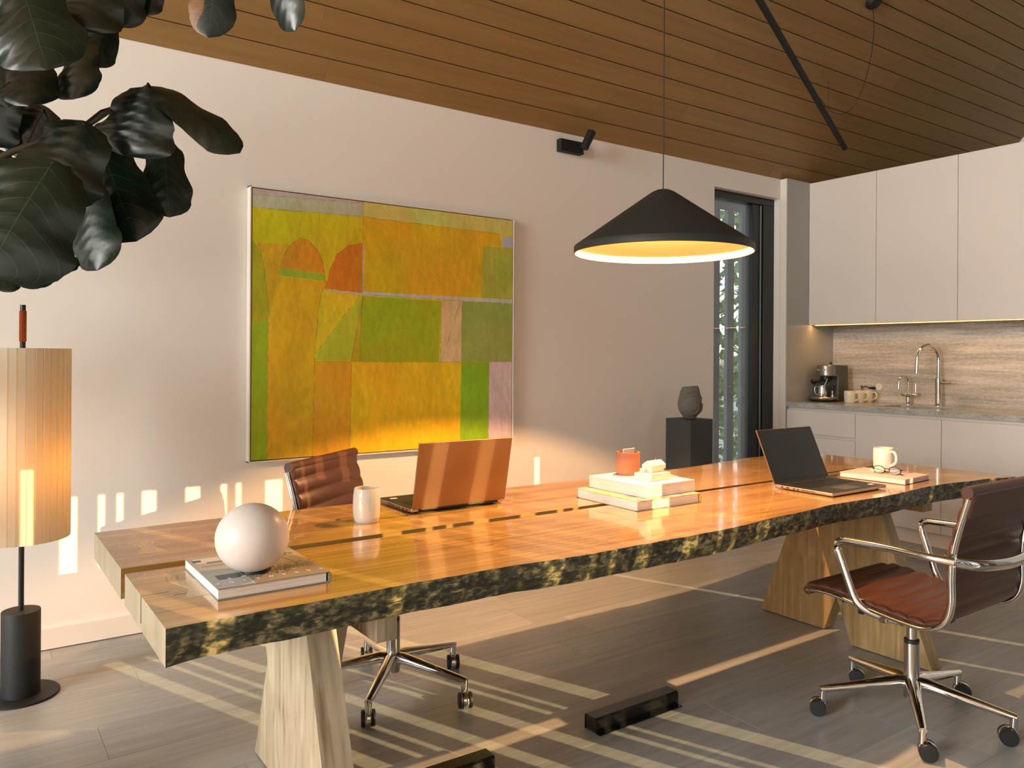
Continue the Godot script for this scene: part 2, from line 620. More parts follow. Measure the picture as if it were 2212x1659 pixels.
# a part whose shape was written in room coordinates
func part(s: SurfaceTool, called: String, m: Material, parent: Node3D, label := "") -> MeshInstance3D:
	var o := obj(s, called, m, parent, label)
	o.position = -parent.global_position
	return o

func look(table: Array, x: float) -> float:
	for i in table.size() - 1:
		if x <= table[i + 1][0]:
			var t: float = clamp((x - table[i][0]) / (table[i + 1][0] - table[i][0]), 0.0, 1.0)
			return lerp(float(table[i][1]), float(table[i + 1][1]), t * t * (3.0 - 2.0 * t))
	return table[-1][1]

# ------------------------------------------------------------------ room shell
const X0 := -7.0
const X1 := 8.25
const Z1 := 6.2
const EAVE := 2.716
const SLOPE := 1.1
const RIDGE := 2.9

func build_shell():
	# floor of long boards on a dark bed
	var s := mb()
	bx(s, V(X0, -0.12, -0.3), V(X1, -0.022, Z1 + 0.2))
	var fl := struct(s, "floor", M.groove, "grey brown oak plank floor")
	var w := 0.264
	var z := 1.177 - 5.0 * w
	var row := 0
	while z < Z1:
		var za: float = max(z, 0.0)
		var zb: float = min(z + w, Z1)
		var x := X0
		var nxt := X0 + rng.randf_range(0.6, 1.9)
		if row == 8:
			nxt = 2.275 - 2.2
		while x < X1:
			var xe: float = min(nxt, X1)
			var st := mb()
			var uo := Vector2(rng.randf() * 4.0, rng.randf())
			bx(st, V(x + 0.0003, -0.022, za + 0.0003), V(xe - 0.0003, rng.randf_range(-0.0003, 0.0), zb - 0.0003), 0.0007, Vector2(0.42, 1.9), uo)
			obj(st, "plank", M.floor[rng.randi_range(0, 2)], fl)
			x = xe
			nxt = xe + (2.2 if row == 8 else rng.randf_range(1.7, 2.3))
		z += w
		row += 1

	# sloping ceiling of narrow boards
	var th := atan(SLOPE)
	var length := RIDGE / cos(th)
	var xf := Transform3D(Basis(Vector3.RIGHT, V(0, cos(th), -sin(th)), V(0, sin(th), cos(th))), V(0, EAVE, 0))
	s = mb()
	box(s, V((X0 + X1) * 0.5, 0.07, length * 0.5), V(X1 - X0, 0.10, length), 0, xf)
	var ce := struct(s, "ceiling", M.groove, "sloping ceiling of warm narrow timber boards")
	var cw := 0.1276
	var a := 0.0
	while a < length - 0.01:
		var b: float = min(a + cw, length)
		var x := X0
		var nxt := X0 + rng.randf_range(0.9, 3.0)
		while x < X1:
			var xe: float = min(nxt, X1)
			var st := mb()
			box(st, V((x + xe) * 0.5, 0.010, (a + b) * 0.5), V(xe - x - 0.0008, 0.020, b - a - 0.005), 0.001, xf, Vector2(0.35, 3.6), Vector2(rng.randf() * 3.0, rng.randf()))
			obj(st, "ceiling_board", M.ceiling[rng.randi_range(0, 3)], ce)
			x = xe
			nxt = xe + rng.randf_range(2.2, 4.2)
		a = b
	# the other slope, behind the camera
	var ry := EAVE + SLOPE * RIDGE
	var ey := 3.05
	s = mb()
	var gp := Transform3D(Basis(V(0, 0, 1), V(0, 1, 0), V(1, 0, 0)), Vector3.ZERO)
	prism(s, PackedVector2Array([Vector2(RIDGE - 0.02, ry), Vector2(Z1 + 0.15, ey), Vector2(Z1 + 0.15, ey + 0.14), Vector2(RIDGE - 0.02, ry + 0.14)]), X0 - 0.15, X1 + 0.15, gp)
	struct(s, "ceiling_garden_side", M.ceiling[1])

	# back wall with an opening for the tall window
	s = mb()
	bx(s, V(X0, 0, -0.24), V(4.607, EAVE + 0.3, 0))
	bx(s, V(4.607, 2.562, -0.24), V(5.394, EAVE + 0.3, 0))
	bx(s, V(5.394, 0, -0.24), V(X1, EAVE + 0.3, 0))
	struct(s, "wall_back", M.wall, "white plaster wall behind the table")
	s = mb()
	bx(s, V(X0, 0.004, 0), V(4.607, 0.095, 0.014), 0.0015)
	struct(s, "baseboard_back", M.trim)
	# left gable wall with a tall opening
	s = mb()
	var roof := func(q: float) -> float:
		return EAVE + SLOPE * q if q < RIDGE else ry + (ey - ry) * (q - RIDGE) / (Z1 + 0.15 - RIDGE)
	for pl in [[Vector2(-0.24, 0), Vector2(1.7, 0), Vector2(1.7, roof.call(1.7)), Vector2(-0.24, EAVE - 0.2)],
			[Vector2(1.7, 4.45), Vector2(4.5, 4.45), Vector2(4.5, roof.call(4.5)), Vector2(RIDGE, ry), Vector2(1.7, roof.call(1.7))],
			[Vector2(1.7, 0), Vector2(4.5, 0), Vector2(4.5, 0.95), Vector2(1.7, 0.95)],
			[Vector2(4.5, 0), Vector2(Z1 + 0.15, 0), Vector2(Z1 + 0.15, ey), Vector2(4.5, roof.call(4.5))]]:
		prism(s, PackedVector2Array(pl), X0 - 0.15, X0, gp)
	struct(s, "wall_left", M.wall)
	# right gable wall, far behind the kitchen
	s = mb()
	prism(s, PackedVector2Array([Vector2(-0.24, 0), Vector2(Z1 + 0.15, 0), Vector2(Z1 + 0.15, ey), Vector2(RIDGE, ry), Vector2(-0.24, EAVE - 0.2)]), X1, X1 + 0.15, gp)
	struct(s, "wall_right", M.wall)
	# garden wall behind the camera
	s = mb()
	bx(s, V(X0, 0, Z1), V(1.2, ey + 0.1, Z1 + 0.15))
	bx(s, V(1.2, 2.874, Z1), V(6.6, ey + 0.1, Z1 + 0.15))
	bx(s, V(6.6, 0, Z1), V(X1, ey + 0.1, Z1 + 0.15))
	struct(s, "wall_front", M.wall)

func build_windows():
	# tall narrow window in the back wall
	var s := mb()
	var zf := -0.055
	bx(s, V(5.152, 0.0, zf - 0.09), V(5.252, 2.505, zf - 0.02), 0.003)
	bx(s, V(5.256, 0.0, zf - 0.09), V(5.394, 2.505, zf), 0.003)
	bx(s, V(4.607, 2.505, zf - 0.09), V(5.394, 2.562, zf), 0.003)
	bx(s, V(4.607, 0.0, zf - 0.09), V(4.65, 2.505, zf - 0.02), 0.003)
	bx(s, V(4.607, 0.0, zf - 0.09), V(5.394, 0.05, zf), 0.003)
	var w1 := struct(s, "window_1", M.frame, "tall narrow window with a dark blue black metal frame")
	s = mb()
	bx(s, V(4.65, 0.05, zf - 0.062), V(5.152, 2.505, zf - 0.056))
	obj(s, "glass_pane", M.pane, w1)
	s = mb()
	bx(s, V(5.236, 0.05, zf - 0.02), V(5.246, 2.5, zf - 0.008), 0.002)
	obj(s, "seal_strip", M.fin, w1)
	# fins of the garden side: narrow gaps let the evening sun through
	s = mb()
	bx(s, V(1.2, 2.80, Z1 + 0.02), V(6.6, 2.874, Z1 + 0.12))
	var w2 := struct(s, "window_2", M.frame, "wide opening screened by upright fins")
	var gaps := [[0.41, 0.47], [0.835, 0.88], [1.27, 1.34], [1.42, 1.45], [1.495, 1.525], [1.60, 1.665], [1.79, 1.86], [1.952, 1.985], [2.025, 2.055], [2.17, 2.26], [3.43, 3.465], [3.855, 3.90]]
	var x := 1.2
	var shift := 0.404 * (Z1 + 0.06 - 2.26)
	for i in gaps.size() + 1:
		var xe: float = gaps[i][0] + shift if i < gaps.size() else 6.6
		var fs := mb()
		bx(fs, V(x, 0.0, Z1 + 0.05), V(xe, 2.80, Z1 + 0.066), 0.001)
		obj(fs, "fin", M.fin_light, w2)
		if i < gaps.size():
			x = gaps[i][1] + shift
	# tall glazing of the left gable
	s = mb()
	for zz in [1.7, 2.6, 3.54, 4.44]:
		bx(s, V(X0 - 0.09, 0.95, zz), V(X0 - 0.03, 4.45, zz + 0.06), 0.003)
	bx(s, V(X0 - 0.09, 4.39, 1.7), V(X0 - 0.03, 4.45, 4.5), 0.003)
	bx(s, V(X0 - 0.09, 0.95, 1.7), V(X0 - 0.03, 1.01, 4.5), 0.003)
	var w3 := struct(s, "window_3", M.frame, "tall glazing with dark frame")
	for k in 3:
		s = mb()
		bx(s, V(X0 - 0.064, 1.01, [1.76, 2.66, 3.60][k]), V(X0 - 0.058, 4.39, [2.6, 3.54, 4.44][k]))
		obj(s, "glass_pane", M.pane, w3)

func build_outside():
	var s := mb()
	bx(s, V(-14, -0.35, -16), V(24, -0.15, 22))
	struct(s, "ground_outside", M.ground)
	# screen of upright slats outside the back window
	var t := thing("slat_screen", "dark grey slatted screen standing outside the narrow window", "screen", V(5.4, -0.15, -0.42))
	var sm := mb()
	box(sm, V(0, 1.6, 0), V(0.083, 3.2, 0.036), 0.002)
	for k in range(-5, 9):
		var o := obj(sm, "slat", M.fin, t) if k == -5 else null
		if o == null:
			o = MeshInstance3D.new()
			o.mesh = (t.get_child(0) as MeshInstance3D).mesh
			o.material_override = M.fin
			o.name = "slat"
			t.add_child(o, true)
		o.position = V(5.2895 + 0.18 * k - 5.4, 0, 0)
	for ry in [2.70, 0.3]:
		sm = mb()
		box(sm, V(0.1, ry, 0.0), V(2.7, 0.066, 0.03), 0.002)
		obj(sm, "rail", M.fin, t)
	# hedge beyond the screen
	var leaf := mb()
	tri(leaf, V(0, 0, 0), V(0.03, 0.05, 0.006), V(0, 0.10, 0), V(0, 0, 1))
	tri(leaf, V(0, 0, 0), V(0, 0.10, 0), V(-0.03, 0.05, 0.006), V(0, 0, 1))
	leaf.generate_normals()
	var mm := MultiMesh.new()
	mm.transform_format = MultiMesh.TRANSFORM_3D
	mm.use_colors = true
	mm.mesh = leaf.commit()
	mm.instance_count = 9000
	for i in 9000:
		var p := V(rng.randf_range(4.4, 9.5), rng.randf_range(-0.1, 3.9), rng.randf_range(-2.1, -1.3))
		var b := Basis.from_euler(V(rng.randf_range(-1.4, 1.4), rng.randf() * TAU, rng.randf() * TAU)) * Basis.from_scale(Vector3.ONE * rng.randf_range(0.7, 1.7))
		mm.set_instance_transform(i, Transform3D(b, p))
		var g := rng.randf()
		mm.set_instance_color(i, Color(0.16, 0.30, 0.06).lerp(Color(0.55, 0.62, 0.22), g * g))
	var lm := mat(Color.WHITE, 0.6)
	lm.vertex_color_use_as_albedo = true
	lm.backlight_enabled = true
	lm.backlight = Color(0.25, 0.3, 0.08)
	var mi := MultiMeshInstance3D.new()
	mi.name = "hedge"
	mi.multimesh = mm
	mi.material_override = lm
	add_child(mi)
	mi.set_meta("kind", "stuff")
	tag(mi, "green leafy hedge seen between the slats outside", "hedge")

# ------------------------------------------------------------------ kitchen
func build_kitchen():
	var ZK := 0.066
	# end panel of the kitchen run
	var t := thing("end_panel", "tall grey end panel with white edge beside the narrow window", "panel", V(5.72, 0, 0.033))
	var s := mb()
	bx(s, V(5.394, 0, 0.001), V(6.05, EAVE, 0.060), 0.001)
	part(s, "core", M.trim, t)
	s = mb()
	bx(s, V(5.396, 0, 0.060), V(6.05, EAVE, ZK), 0.0008)
	part(s, "face_sheet", M.panel_grey, t)
	# wall the kitchen stands against
	s = mb()
	bx(s, V(6.052, 0, 0.0), V(6.15, EAVE, 3.2))
	struct(s, "wall_kitchen", M.wall)
	# base units
	var edges := [ZK, 0.656, 1.277, 1.898, 2.5]
	var labels := ["white base unit with two drawers beside the grey end panel", "white base unit with one plain door under the sink", "white base unit with a plain door, behind the right office chair", "white base unit with a plain door at the right picture edge"]
	for i in 4:
		var za: float = edges[i]
		var zb: float = edges[i + 1]
		t = thing("base_cabinet", labels[i], "cabinet", V(5.7, 0, (za + zb) * 0.5), 0, "kitchen base units")
		s = mb()
		bx(s, V(5.424, 0.105, za), V(6.02, 0.750 if i == 1 else 0.893, zb))
		part(s, "body", M.cabinet, t)
		if i == 1:
			s = mb()
			bx(s, V(5.424, 0.750, za), V(5.44, 0.893, zb))
			part(s, "front_rail", M.cabinet, t)
		s = mb()
		bx(s, V(5.448, 0.0, za), V(5.60, 0.105, zb))
		part(s, "plinth", M.cabinet, t)
		if i == 0:
			for yy in [[0.105, 0.671], [0.694, 0.873]]:
				s = mb()
				bx(s, V(5.40, yy[0], za + 0.003), V(5.42, yy[1], zb - 0.0015), 0.0012)
				part(s, "drawer", M.cabinet, t)
		else:
			s = mb()
			bx(s, V(5.40, 0.105, za + 0.0015), V(5.42, 0.873, zb - 0.0015), 0.0012)
			part(s, "door", M.cabinet, t)
	# worktop around the sink
	t = thing("worktop", "grey stone worktop with front edge along the kitchen run", "worktop", V(5.7, 0.895, 1.28))
	s = mb()
	bx(s, V(5.392, 0.895, ZK), V(6.03, 0.933, 0.74), 0.001)
	bx(s, V(5.392, 0.895, 1.24), V(6.03, 0.933, 2.5), 0.001)
	bx(s, V(5.392, 0.895, 0.74), V(5.52, 0.933, 1.24), 0.001)
	bx(s, V(5.86, 0.895, 0.74), V(6.03, 0.933, 1.24), 0.001)
	part(s, "slab", M.counter, t)
	s = mb()
	bx(s, V(5.515, 0.76, 0.735), V(5.865, 0.765, 1.245))
	bx(s, V(5.515, 0.76, 0.735), V(5.52, 0.905, 1.245))
	bx(s, V(5.86, 0.76, 0.735), V(5.865, 0.905, 1.245))
	bx(s, V(5.515, 0.76, 0.735), V(5.865, 0.905, 0.74))
	bx(s, V(5.515, 0.76, 1.24), V(5.865, 0.905, 1.245))
	part(s, "sink_basin", M.steel, t)
	# splashback
	s = mb()
	bx(s, V(6.030, 0.933, ZK), V(6.05, 1.556, 2.5), 0.001, Vector2(0.55, 1.45), Vector2(0.0, 0.05))
	var sb := obj(s, "splashback", M.travertine)
	tag(sb, "banded beige and grey travertine splashback above the worktop", "splashback")
	# wall units
	edges = [ZK, 0.641, 1.239, 1.837, 2.435]
	labels = ["white wall cabinet nearest the grey end panel", "white wall cabinet above the coffee mugs and small tap", "white wall cabinet above the tall tap", "white wall cabinet at the right picture edge"]
	for i in 4:
		var za: float = edges[i]
		var zb: float = edges[i + 1]
		t = thing("wall_cabinet", labels[i], "cabinet", V(5.86, 1.556, (za + zb) * 0.5), 0, "kitchen wall units")
		s = mb()
		bx(s, V(5.708, 1.556, za), V(6.05, EAVE - 0.012, zb))
		part(s, "body", M.cabinet, t)
		s = mb()
		bx(s, V(5.688, 1.553, za + 0.0015), V(5.706, EAVE - 0.006, zb - 0.0015), 0.001)
		part(s, "door", M.cabinet, t)
	# light strip under the wall units
	t = thing("light_strip", "warm light strip under the white wall cabinets", "light", V(5.72, 1.556, 1.25))
	s = mb()
	bx(s, V(5.7085, 1.5535, 0.07), V(5.7215, 1.556, 2.43))
	var em := mat(Color("#ffdca8"), 0.5)
	em.emission_enabled = true
	em.emission = Color(1.0, 0.72, 0.40)
	em.emission_energy_multiplier = 1.5
	part(s, "lamp_diffuser", em, t)
	s = mb()
	bx(s, V(5.738, 1.545, 0.07), V(5.742, 1.556, 2.43))
	part(s, "lip", M.steel, t)
	var l := AreaLight3D.new()
	l.name = "light_strip_light"
	l.area_size = Vector2(2.34, 0.010)
	l.light_color = Color(1.0, 0.74, 0.44)
	l.light_energy = 0.45
	l.area_range = 12.0
	l.shadow_enabled = true
	l.transform = Transform3D(Basis(V(0, 0, 1), V(1, 0, 0), V(0, 1, 0)), V(5.715, 1.5528, 1.25))
	add_child(l)

# ------------------------------------------------------------------ table
const TOP := 0.74
const THICK := 0.078

func build_table():
	var t := thing("slab_table", "long table of two live edge timber slabs on board trestles", "table", V(2.18, 0, 1.76))
	var back := [[0.33, 1.250], [0.66, 1.239], [0.95, 1.242], [1.87, 1.262], [2.77, 1.268], [3.67, 1.18], [4.03, 1.13]]
	var slot_a := [[0.33, 1.738], [1.0, 1.745], [1.6, 1.745], [2.87, 1.743], [4.03, 1.726]]
	var slot_b := [[0.33, 1.796], [1.0, 1.792], [1.6, 1.787], [2.87, 1.774], [4.03, 1.744]]
	var front := [[0.33, 2.271], [0.6, 2.270], [0.9, 2.263], [1.12, 2.267], [1.46, 2.289], [1.96, 2.291], [2.35, 2.258], [2.7, 2.233], [3.03, 2.243], [3.45, 2.217], [3.8, 2.25], [4.03, 2.30]]
	var nz := FastNoiseLite.new()
	nz.seed = 3
	nz.frequency = 5.0
	nz.fractal_octaves = 3
	var xa := 0.338
	var xb := 4.022
	var n := 200
	for side in 2:
		var s := mb()
		var edge := mb()
		var outer: Array = front if side == 1 else back
		var inner: Array = slot_b if side == 1 else slot_a
		var sg := 1.0 if side == 1 else -1.0
		var rows := 7
		var prev := []
		for i in n + 1:
			var x: float = lerp(xa, xb, float(i) / n)
			var fade: float = min(1.0, min(i, n - i) / 4.0)
			var zo := look(outer, x) + nz.get_noise_2d(x * 1.3, side * 9.0) * 0.005 * fade
			var zi := look(inner, x)
			var under := (0.018 + 0.006 * absf(nz.get_noise_2d(x * 0.4, 31.0))) * fade
			var col := []
			for r in rows:
				var v := float(r) / (rows - 1)
				var bulge := sin(v * PI) * 0.005 + nz.get_noise_2d(x * 1.6, v * 0.22 + 5.0 + side) * 0.005 * sin(v * PI)
				var yy := TOP - THICK * v - (0.0025 * nz.get_noise_2d(x * 1.1, 77.0) * fade if r == rows - 1 else 0.0)
				col.append(V(x, yy, zo + sg * (bulge * fade - under * v)))
			var cur := [zi, col]
			if i > 0:
				var x0: float = prev[1][0].x
				var pu := x0 / 3.7
				var cu := x / 3.7
				var f := 1.0 / 0.925
				var q0: Vector3 = prev[1][0]
				var q1: Vector3 = col[0]
				# top, underside and the face towards the slot
				quad(s, V(x0, TOP, prev[0]), V(x, TOP, zi), q1, q0, Vector3.UP, Vector2(pu, (prev[0] - 1.25) * f), Vector2(cu, (zi - 1.25) * f), Vector2(cu, (q1.z - 1.25) * f), Vector2(pu, (q0.z - 1.25) * f))
				var b0: Vector3 = prev[1][rows - 1]
				var b1: Vector3 = col[rows - 1]
				quad(s, V(x0, TOP - THICK, prev[0]), V(x, TOP - THICK, zi), b1, b0, Vector3.DOWN, Vector2(pu, 0.2), Vector2(cu, 0.2), Vector2(cu, 0.7), Vector2(pu, 0.7))
				quad(s, V(x0, TOP, prev[0]), V(x, TOP, zi), V(x, TOP - THICK, zi), V(x0, TOP - THICK, prev[0]), V(0, 0, -sg), Vector2(pu, 0.30), Vector2(cu, 0.30), Vector2(cu, 0.36), Vector2(pu, 0.36))
				edge.set_smooth_group(1)
				for r in rows - 1:
					quad(edge, prev[1][r], col[r], col[r + 1], prev[1][r + 1], V(0, 0.2, sg), Vector2(pu, float(r) / (rows - 1)), Vector2(cu, float(r) / (rows - 1)), Vector2(cu, float(r + 1) / (rows - 1)), Vector2(pu, float(r + 1) / (rows - 1)))
			if i == 0 or i == n:
				var nn := V(-1, 0, 0) if i == 0 else V(1, 0, 0)
				var ends := mb()
				quad(ends, V(x, TOP, zi), col[0], col[rows - 1], V(x, TOP - THICK, zi), nn, Vector2(zi, 0.0), Vector2(col[0].z, 0.0), Vector2(col[0].z, 0.15), Vector2(zi, 0.15))
				part(ends, "end_grain", M.slab_end, t)
			prev = cur
		part(s, "slab", M.slab, t)
		part(edge, "live_edge", M.bark, t, "dark olive and brown live edge with cracks")
	# bow-tie keys let into the slabs
	for kp in [[0.437, 1.528, 0.085], [0.455, 2.01, 0.075]]:
		var s := mb()
		var a: float = kp[2]
		var pl := PackedVector2Array([Vector2(-0.040, -a), Vector2(0.040, -a), Vector2(0.014, 0), Vector2(0.040, a), Vector2(-0.040, a), Vector2(-0.014, 0)])
		prism(s, pl, -0.001, 0.012, Transform3D(Basis(V(1, 0, 0), V(0, 0, 1), V(0, -1, 0)), V(kp[0], TOP - 0.0005, kp[1])), 6.0)
		part(s, "butterfly_key", M.key_wood, t)
	# splits running in from the left end
	for cp in [[0.337, 2.012, 0.062], [0.40, 2.045, 0.10]]:
		var s := mb()
		bx(s, V(cp[0], TOP - 0.003, cp[1]), V(cp[0] + cp[2], TOP + 0.0003, cp[1] + 0.0014))
		part(s, "split", M.groove, t)
	var s2 := mb()
	bx(s2, V(0.3372, TOP - 0.062, 2.011), V(0.340, TOP, 2.0135))
	part(s2, "split", M.groove, t)
	# trestles: boards leaning apart, one in front of the other
	for xs in [[0.70, 0], [3.27, 1]]:
		for k in 2:
			var s := mb()
			var lx: float = xs[0] + 0.087 * k
			var pl: PackedVector2Array
			if k == 0:
				pl = PackedVector2Array([Vector2(1.700, 0.664), Vector2(2.056, 0.664), Vector2(2.300, 0.004), Vector2(1.942, 0.004)])
			else:
				pl = PackedVector2Array([Vector2(1.634, 0.664), Vector2(1.990, 0.664), Vector2(1.750, 0.004), Vector2(1.393, 0.004)])
			# along the board for the grain
			prism(s, pl, lx, lx + 0.077, Transform3D(Basis(V(0, 0, 1), V(0, 1, 0), V(1, 0, 0)), Vector3.ZERO), 1.6)
			part(s, "leg", M.leg[xs[1]], t)
			for fz in ([1.96, 2.28] if k == 0 else [1.41, 1.73]):
				s = mb()
				lathe(s, [Vector2(0.0, 0.0), Vector2(0.014, 0.0), Vector2(0.014, 0.006)], 12, xform(V(lx + 0.038, 0, fz)))
				part(s, "foot_pad", M.rubber, t)
	var bs := mb()
	bx(bs, V(0.866, 0.556, 1.38), V(0.926, 0.664, 2.122), 0.002, Vector2(2, 1))
	part(bs, "batten", M.leg[0], t)
	bs = mb()
	bx(bs, V(3.52, 0.60, 1.38), V(3.60, 0.664, 2.13), 0.002, Vector2(2, 1))
	part(bs, "batten", M.leg[1], t)

# ------------------------------------------------------------------ painting
const FIELDS := [
	["226,203,22", [-14, -13, 1029, -172, 1038, 1122, -8, 1027]],
	["196,180,176", [-8, -11, 378, 0, 378, 6, -8, 25]],
	["190,192,160", [-8, 25, 378, 6, 378, 60, -8, 72]],
	["206,204,104", [378, -9, 1017, -13, 1018, 65, 378, 60]],
	["212,199,16", [-8, 72, 378, 60, 379, 165, 321, 181, 283, 219, 258, 277, 243, 333, 233, 265, 214, 205, 178, 171, 148, 168, 124, 197, 18, 198, -7, 181]],
	["222,174,26", [18, 198, 127, 197, 101, 236, 87, 317, 56, 471, 47, 412, 38, 294]],
	["186,174,24", [-7, 181, 18, 211, 38, 281, 50, 412, 53, 491, -6, 493]],
	["158,191,18", [-11, 494, 53, 491, 51, 610, 51, 1019, -8, 1014]],
	["220,155,22", [87, 287, 107, 229, 130, 190, 154, 167, 184, 174, 214, 205, 233, 252, 241, 296]],
	["164,191,42", [90, 285, 241, 298, 241, 325, 85, 314]],
	["230,182,18", [84, 317, 239, 327, 221, 417, 213, 541, 207, 637, 205, 814, 202, 1019, 52, 1019, 51, 676, 55, 498, 64, 425]],
	["212,134,18", [240, 354, 258, 284, 283, 219, 321, 181, 379, 162, 377, 363]],
	["232,201,28", [234, 365, 364, 373, 216, 599, 212, 630, 222, 424]],
	["196,197,42", [368, 374, 374, 466, 361, 516, 336, 633, 213, 630, 219, 595]],
	["204,172,22", [377, 381, 367, 636, 336, 636, 358, 488]],
	["226,182,18", [380, 60, 942, 68, 943, 121, 865, 125, 859, 354, 380, 360]],
	["204,200,196", [233, 360, 377, 363, 380, 358, 859, 357, 1020, 354, 1020, 375, 773, 375, 380, 372, 234, 365]],
	["200,190,180", [375, 165, 380, 164, 379, 363, 374, 363]],
	["172,184,16", [375, 375, 685, 379, 676, 638, 367, 636]],
	["226,196,142", [687, 381, 775, 376, 772, 640, 683, 638]],
	["158,176,82", [775, 376, 1020, 375, 1022, 636, 772, 636]],
	["186,182,62", [865, 127, 1018, 125, 1020, 355, 859, 357]],
	["186,186,192", [951, 73, 1018, 70, 1018, 125, 951, 124]],
	["232,170,24", [210, 638, 336, 638, 333, 1023, 202, 1019, 205, 814]],
	["238,201,14", [336, 638, 772, 640, 767, 1036, 333, 1023]],
	["140,191,20", [772, 640, 895, 640, 894, 1030, 767, 1036]],
	["218,204,204", [895, 636, 1022, 636, 1024, 1040, 894, 1030]],
]
const STROKES := [
	[18, 198, 38, 281, 56, 471],
	[87, 287, 107, 229, 130, 190, 154, 167, 184, 174, 214, 205, 233, 252, 243, 333],
	[240, 354, 258, 284, 283, 219, 321, 181, 379, 162],
	[377, 60, 376, 367],
	[53, 491, 52, 1006],
	[202, 1019, 207, 637, 221, 417, 239, 327],
	[333, 1023, 336, 638],
	[367, 636, 375, 375],
	[336, 636, 358, 488, 377, 381],
	[216, 599, 364, 373],
	[210, 637, 367, 638, 772, 640, 1022, 636],
	[772, 636, 775, 376],
	[942, 68, 943, 121],
	[233, 361, 380, 370, 773, 375, 1020, 375],
	[-8, 72, 378, 60, 942, 68],
	[-8, 25, 378, 5],
	[895, 640, 895, 1030],
	[687, 381, 683, 638],
	[690, 629, 765, 383],
]

func build_painting():
	var w := 800
	var h := 688
	var im := Image.create_empty(w, h, false, Image.FORMAT_RGB8)
	for fd in FIELDS:
		var cs: PackedStringArray = fd[0].split(",")
		var poly := []
		for i in range(0, fd[1].size(), 2):
			poly.append(Vector2(fd[1][i] * w / 1000.0, fd[1][i + 1] * h / 1000.0))
		fill_poly(im, poly, Color8(int(cs[0]), int(cs[1]), int(cs[2])))
	var r := RandomNumberGenerator.new()
	r.seed = 21
	for ln in STROKES:
		for i in range(0, ln.size() - 2, 2):
			var a := Vector2(ln[i] * w / 1000.0, ln[i + 1] * h / 1000.0)
			var b := Vector2(ln[i + 2] * w / 1000.0, ln[i + 3] * h / 1000.0)
			var n := int(max(2.0, (b - a).length() / 9.0))
			var p := a
			for k in n:
				var q := a.lerp(b, float(k + 1) / n) + Vector2(r.randf_range(-1, 1), r.randf_range(-1, 1))
				if r.randf() < 0.95:
					put_line(im, p, q, 1.0, im.get_pixel(clampi(int(p.x), 0, w - 1), clampi(int(p.y), 0, h - 1)).lerp(Color("#5a4a22"), r.randf_range(0.15, 0.6)))
				p = q
	# brush work: paler and deeper strokes within each field
	var d := im.get_data()
	var n1 := noise_bytes(w, h, 0.18, 0.10, 701, 4, 40.0)
	var n2 := noise_bytes(w, h, 0.9, 0.25, 702, 3, 20.0)
	var n3 := noise_bytes(w, h, 0.05, 0.05, 703, 2, 10.0)
	for i in w * h:
		var v := (n1[i] - 128) * 0.00050 + (n2[i] - 128) * 0.00035
		var hue := (n3[i] - 128) * 0.0004
		var j := i * 3
		d[j] = clampi(int(d[j] * (1.0 + v + hue)), 0, 255)
		d[j + 1] = clampi(int(d[j + 1] * (1.0 + v - hue * 0.7)), 0, 255)
		d[j + 2] = clampi(int(d[j + 2] * (1.0 + v * 2.0) + 3), 0, 255)
	im = Image.create_from_data(w, h, false, Image.FORMAT_RGB8, d)
	var t := thing("painting", "large abstract painting of yellow, orange and green fields on white wall", "painting", V(1.954, 1.434, 0))
	var x0 := 1.160
	var x1 := 2.747
	var y0 := 0.752
	var y1 := 2.117
	var s := mb()
	bx(s, V(x0, y0, 0.002), V(x0 + 0.007, y1, 0.05), 0.001)
	bx(s, V(x1 - 0.007, y0, 0.002), V(x1, y1, 0.05), 0.001)
	bx(s, V(x0, y0, 0.002), V(x1, y0 + 0.007, 0.05), 0.001)
	bx(s, V(x0, y1 - 0.007, 0.002), V(x1, y1, 0.05), 0.001)
	part(s, "frame", mat(Color("#e9e2db"), 0.45), t)
	s = mb()
	bx(s, V(x0 + 0.004, y0 + 0.004, 0.004), V(x1 - 0.004, y1 - 0.004, 0.012))
	part(s, "backing_board", mat(Color("#1f211f"), 0.8), t)
	s = mb()
	var a := V(x0 + 0.012, y0 + 0.012, 0.047)
	var b := V(x1 - 0.012, y1 - 0.012, 0.047)
	quad(s, V(a.x, b.y, 0.047), V(b.x, b.y, 0.047), V(b.x, a.y, 0.047), V(a.x, a.y, 0.047), V(0, 0, 1), Vector2(0, 0), Vector2(1, 0), Vector2(1, 1), Vector2(0, 1))
	quad(s, V(a.x, b.y, 0.012), V(a.x, b.y, 0.047), V(a.x, a.y, 0.047), V(a.x, a.y, 0.012), V(-1, 0, 0), Vector2(0, 0), Vector2(0.01, 0), Vector2(0.01, 1), Vector2(0, 1))
	quad(s, V(b.x, b.y, 0.012), V(b.x, b.y, 0.047), V(b.x, a.y, 0.047), V(b.x, a.y, 0.012), V(1, 0, 0), Vector2(1, 0), Vector2(0.99, 0), Vector2(0.99, 1), Vector2(1, 1))
	quad(s, V(a.x, b.y, 0.012), V(b.x, b.y, 0.012), V(b.x, b.y, 0.047), V(a.x, b.y, 0.047), V(0, 1, 0), Vector2(0, 0), Vector2(1, 0), Vector2(1, 0.01), Vector2(0, 0.01))
	quad(s, V(a.x, a.y, 0.012), V(b.x, a.y, 0.012), V(b.x, a.y, 0.047), V(a.x, a.y, 0.047), V(0, -1, 0), Vector2(0, 1), Vector2(1, 1), Vector2(1, 0.99), Vector2(0, 0.99))
	var cm := textured(im, 0.5)
	cm.normal_enabled = true
	cm.normal_texture = bump(512, 512, 0.9, 0.9, 705, 2.0, 3)
	cm.normal_scale = 0.25
	part(s, "canvas", cm, t)

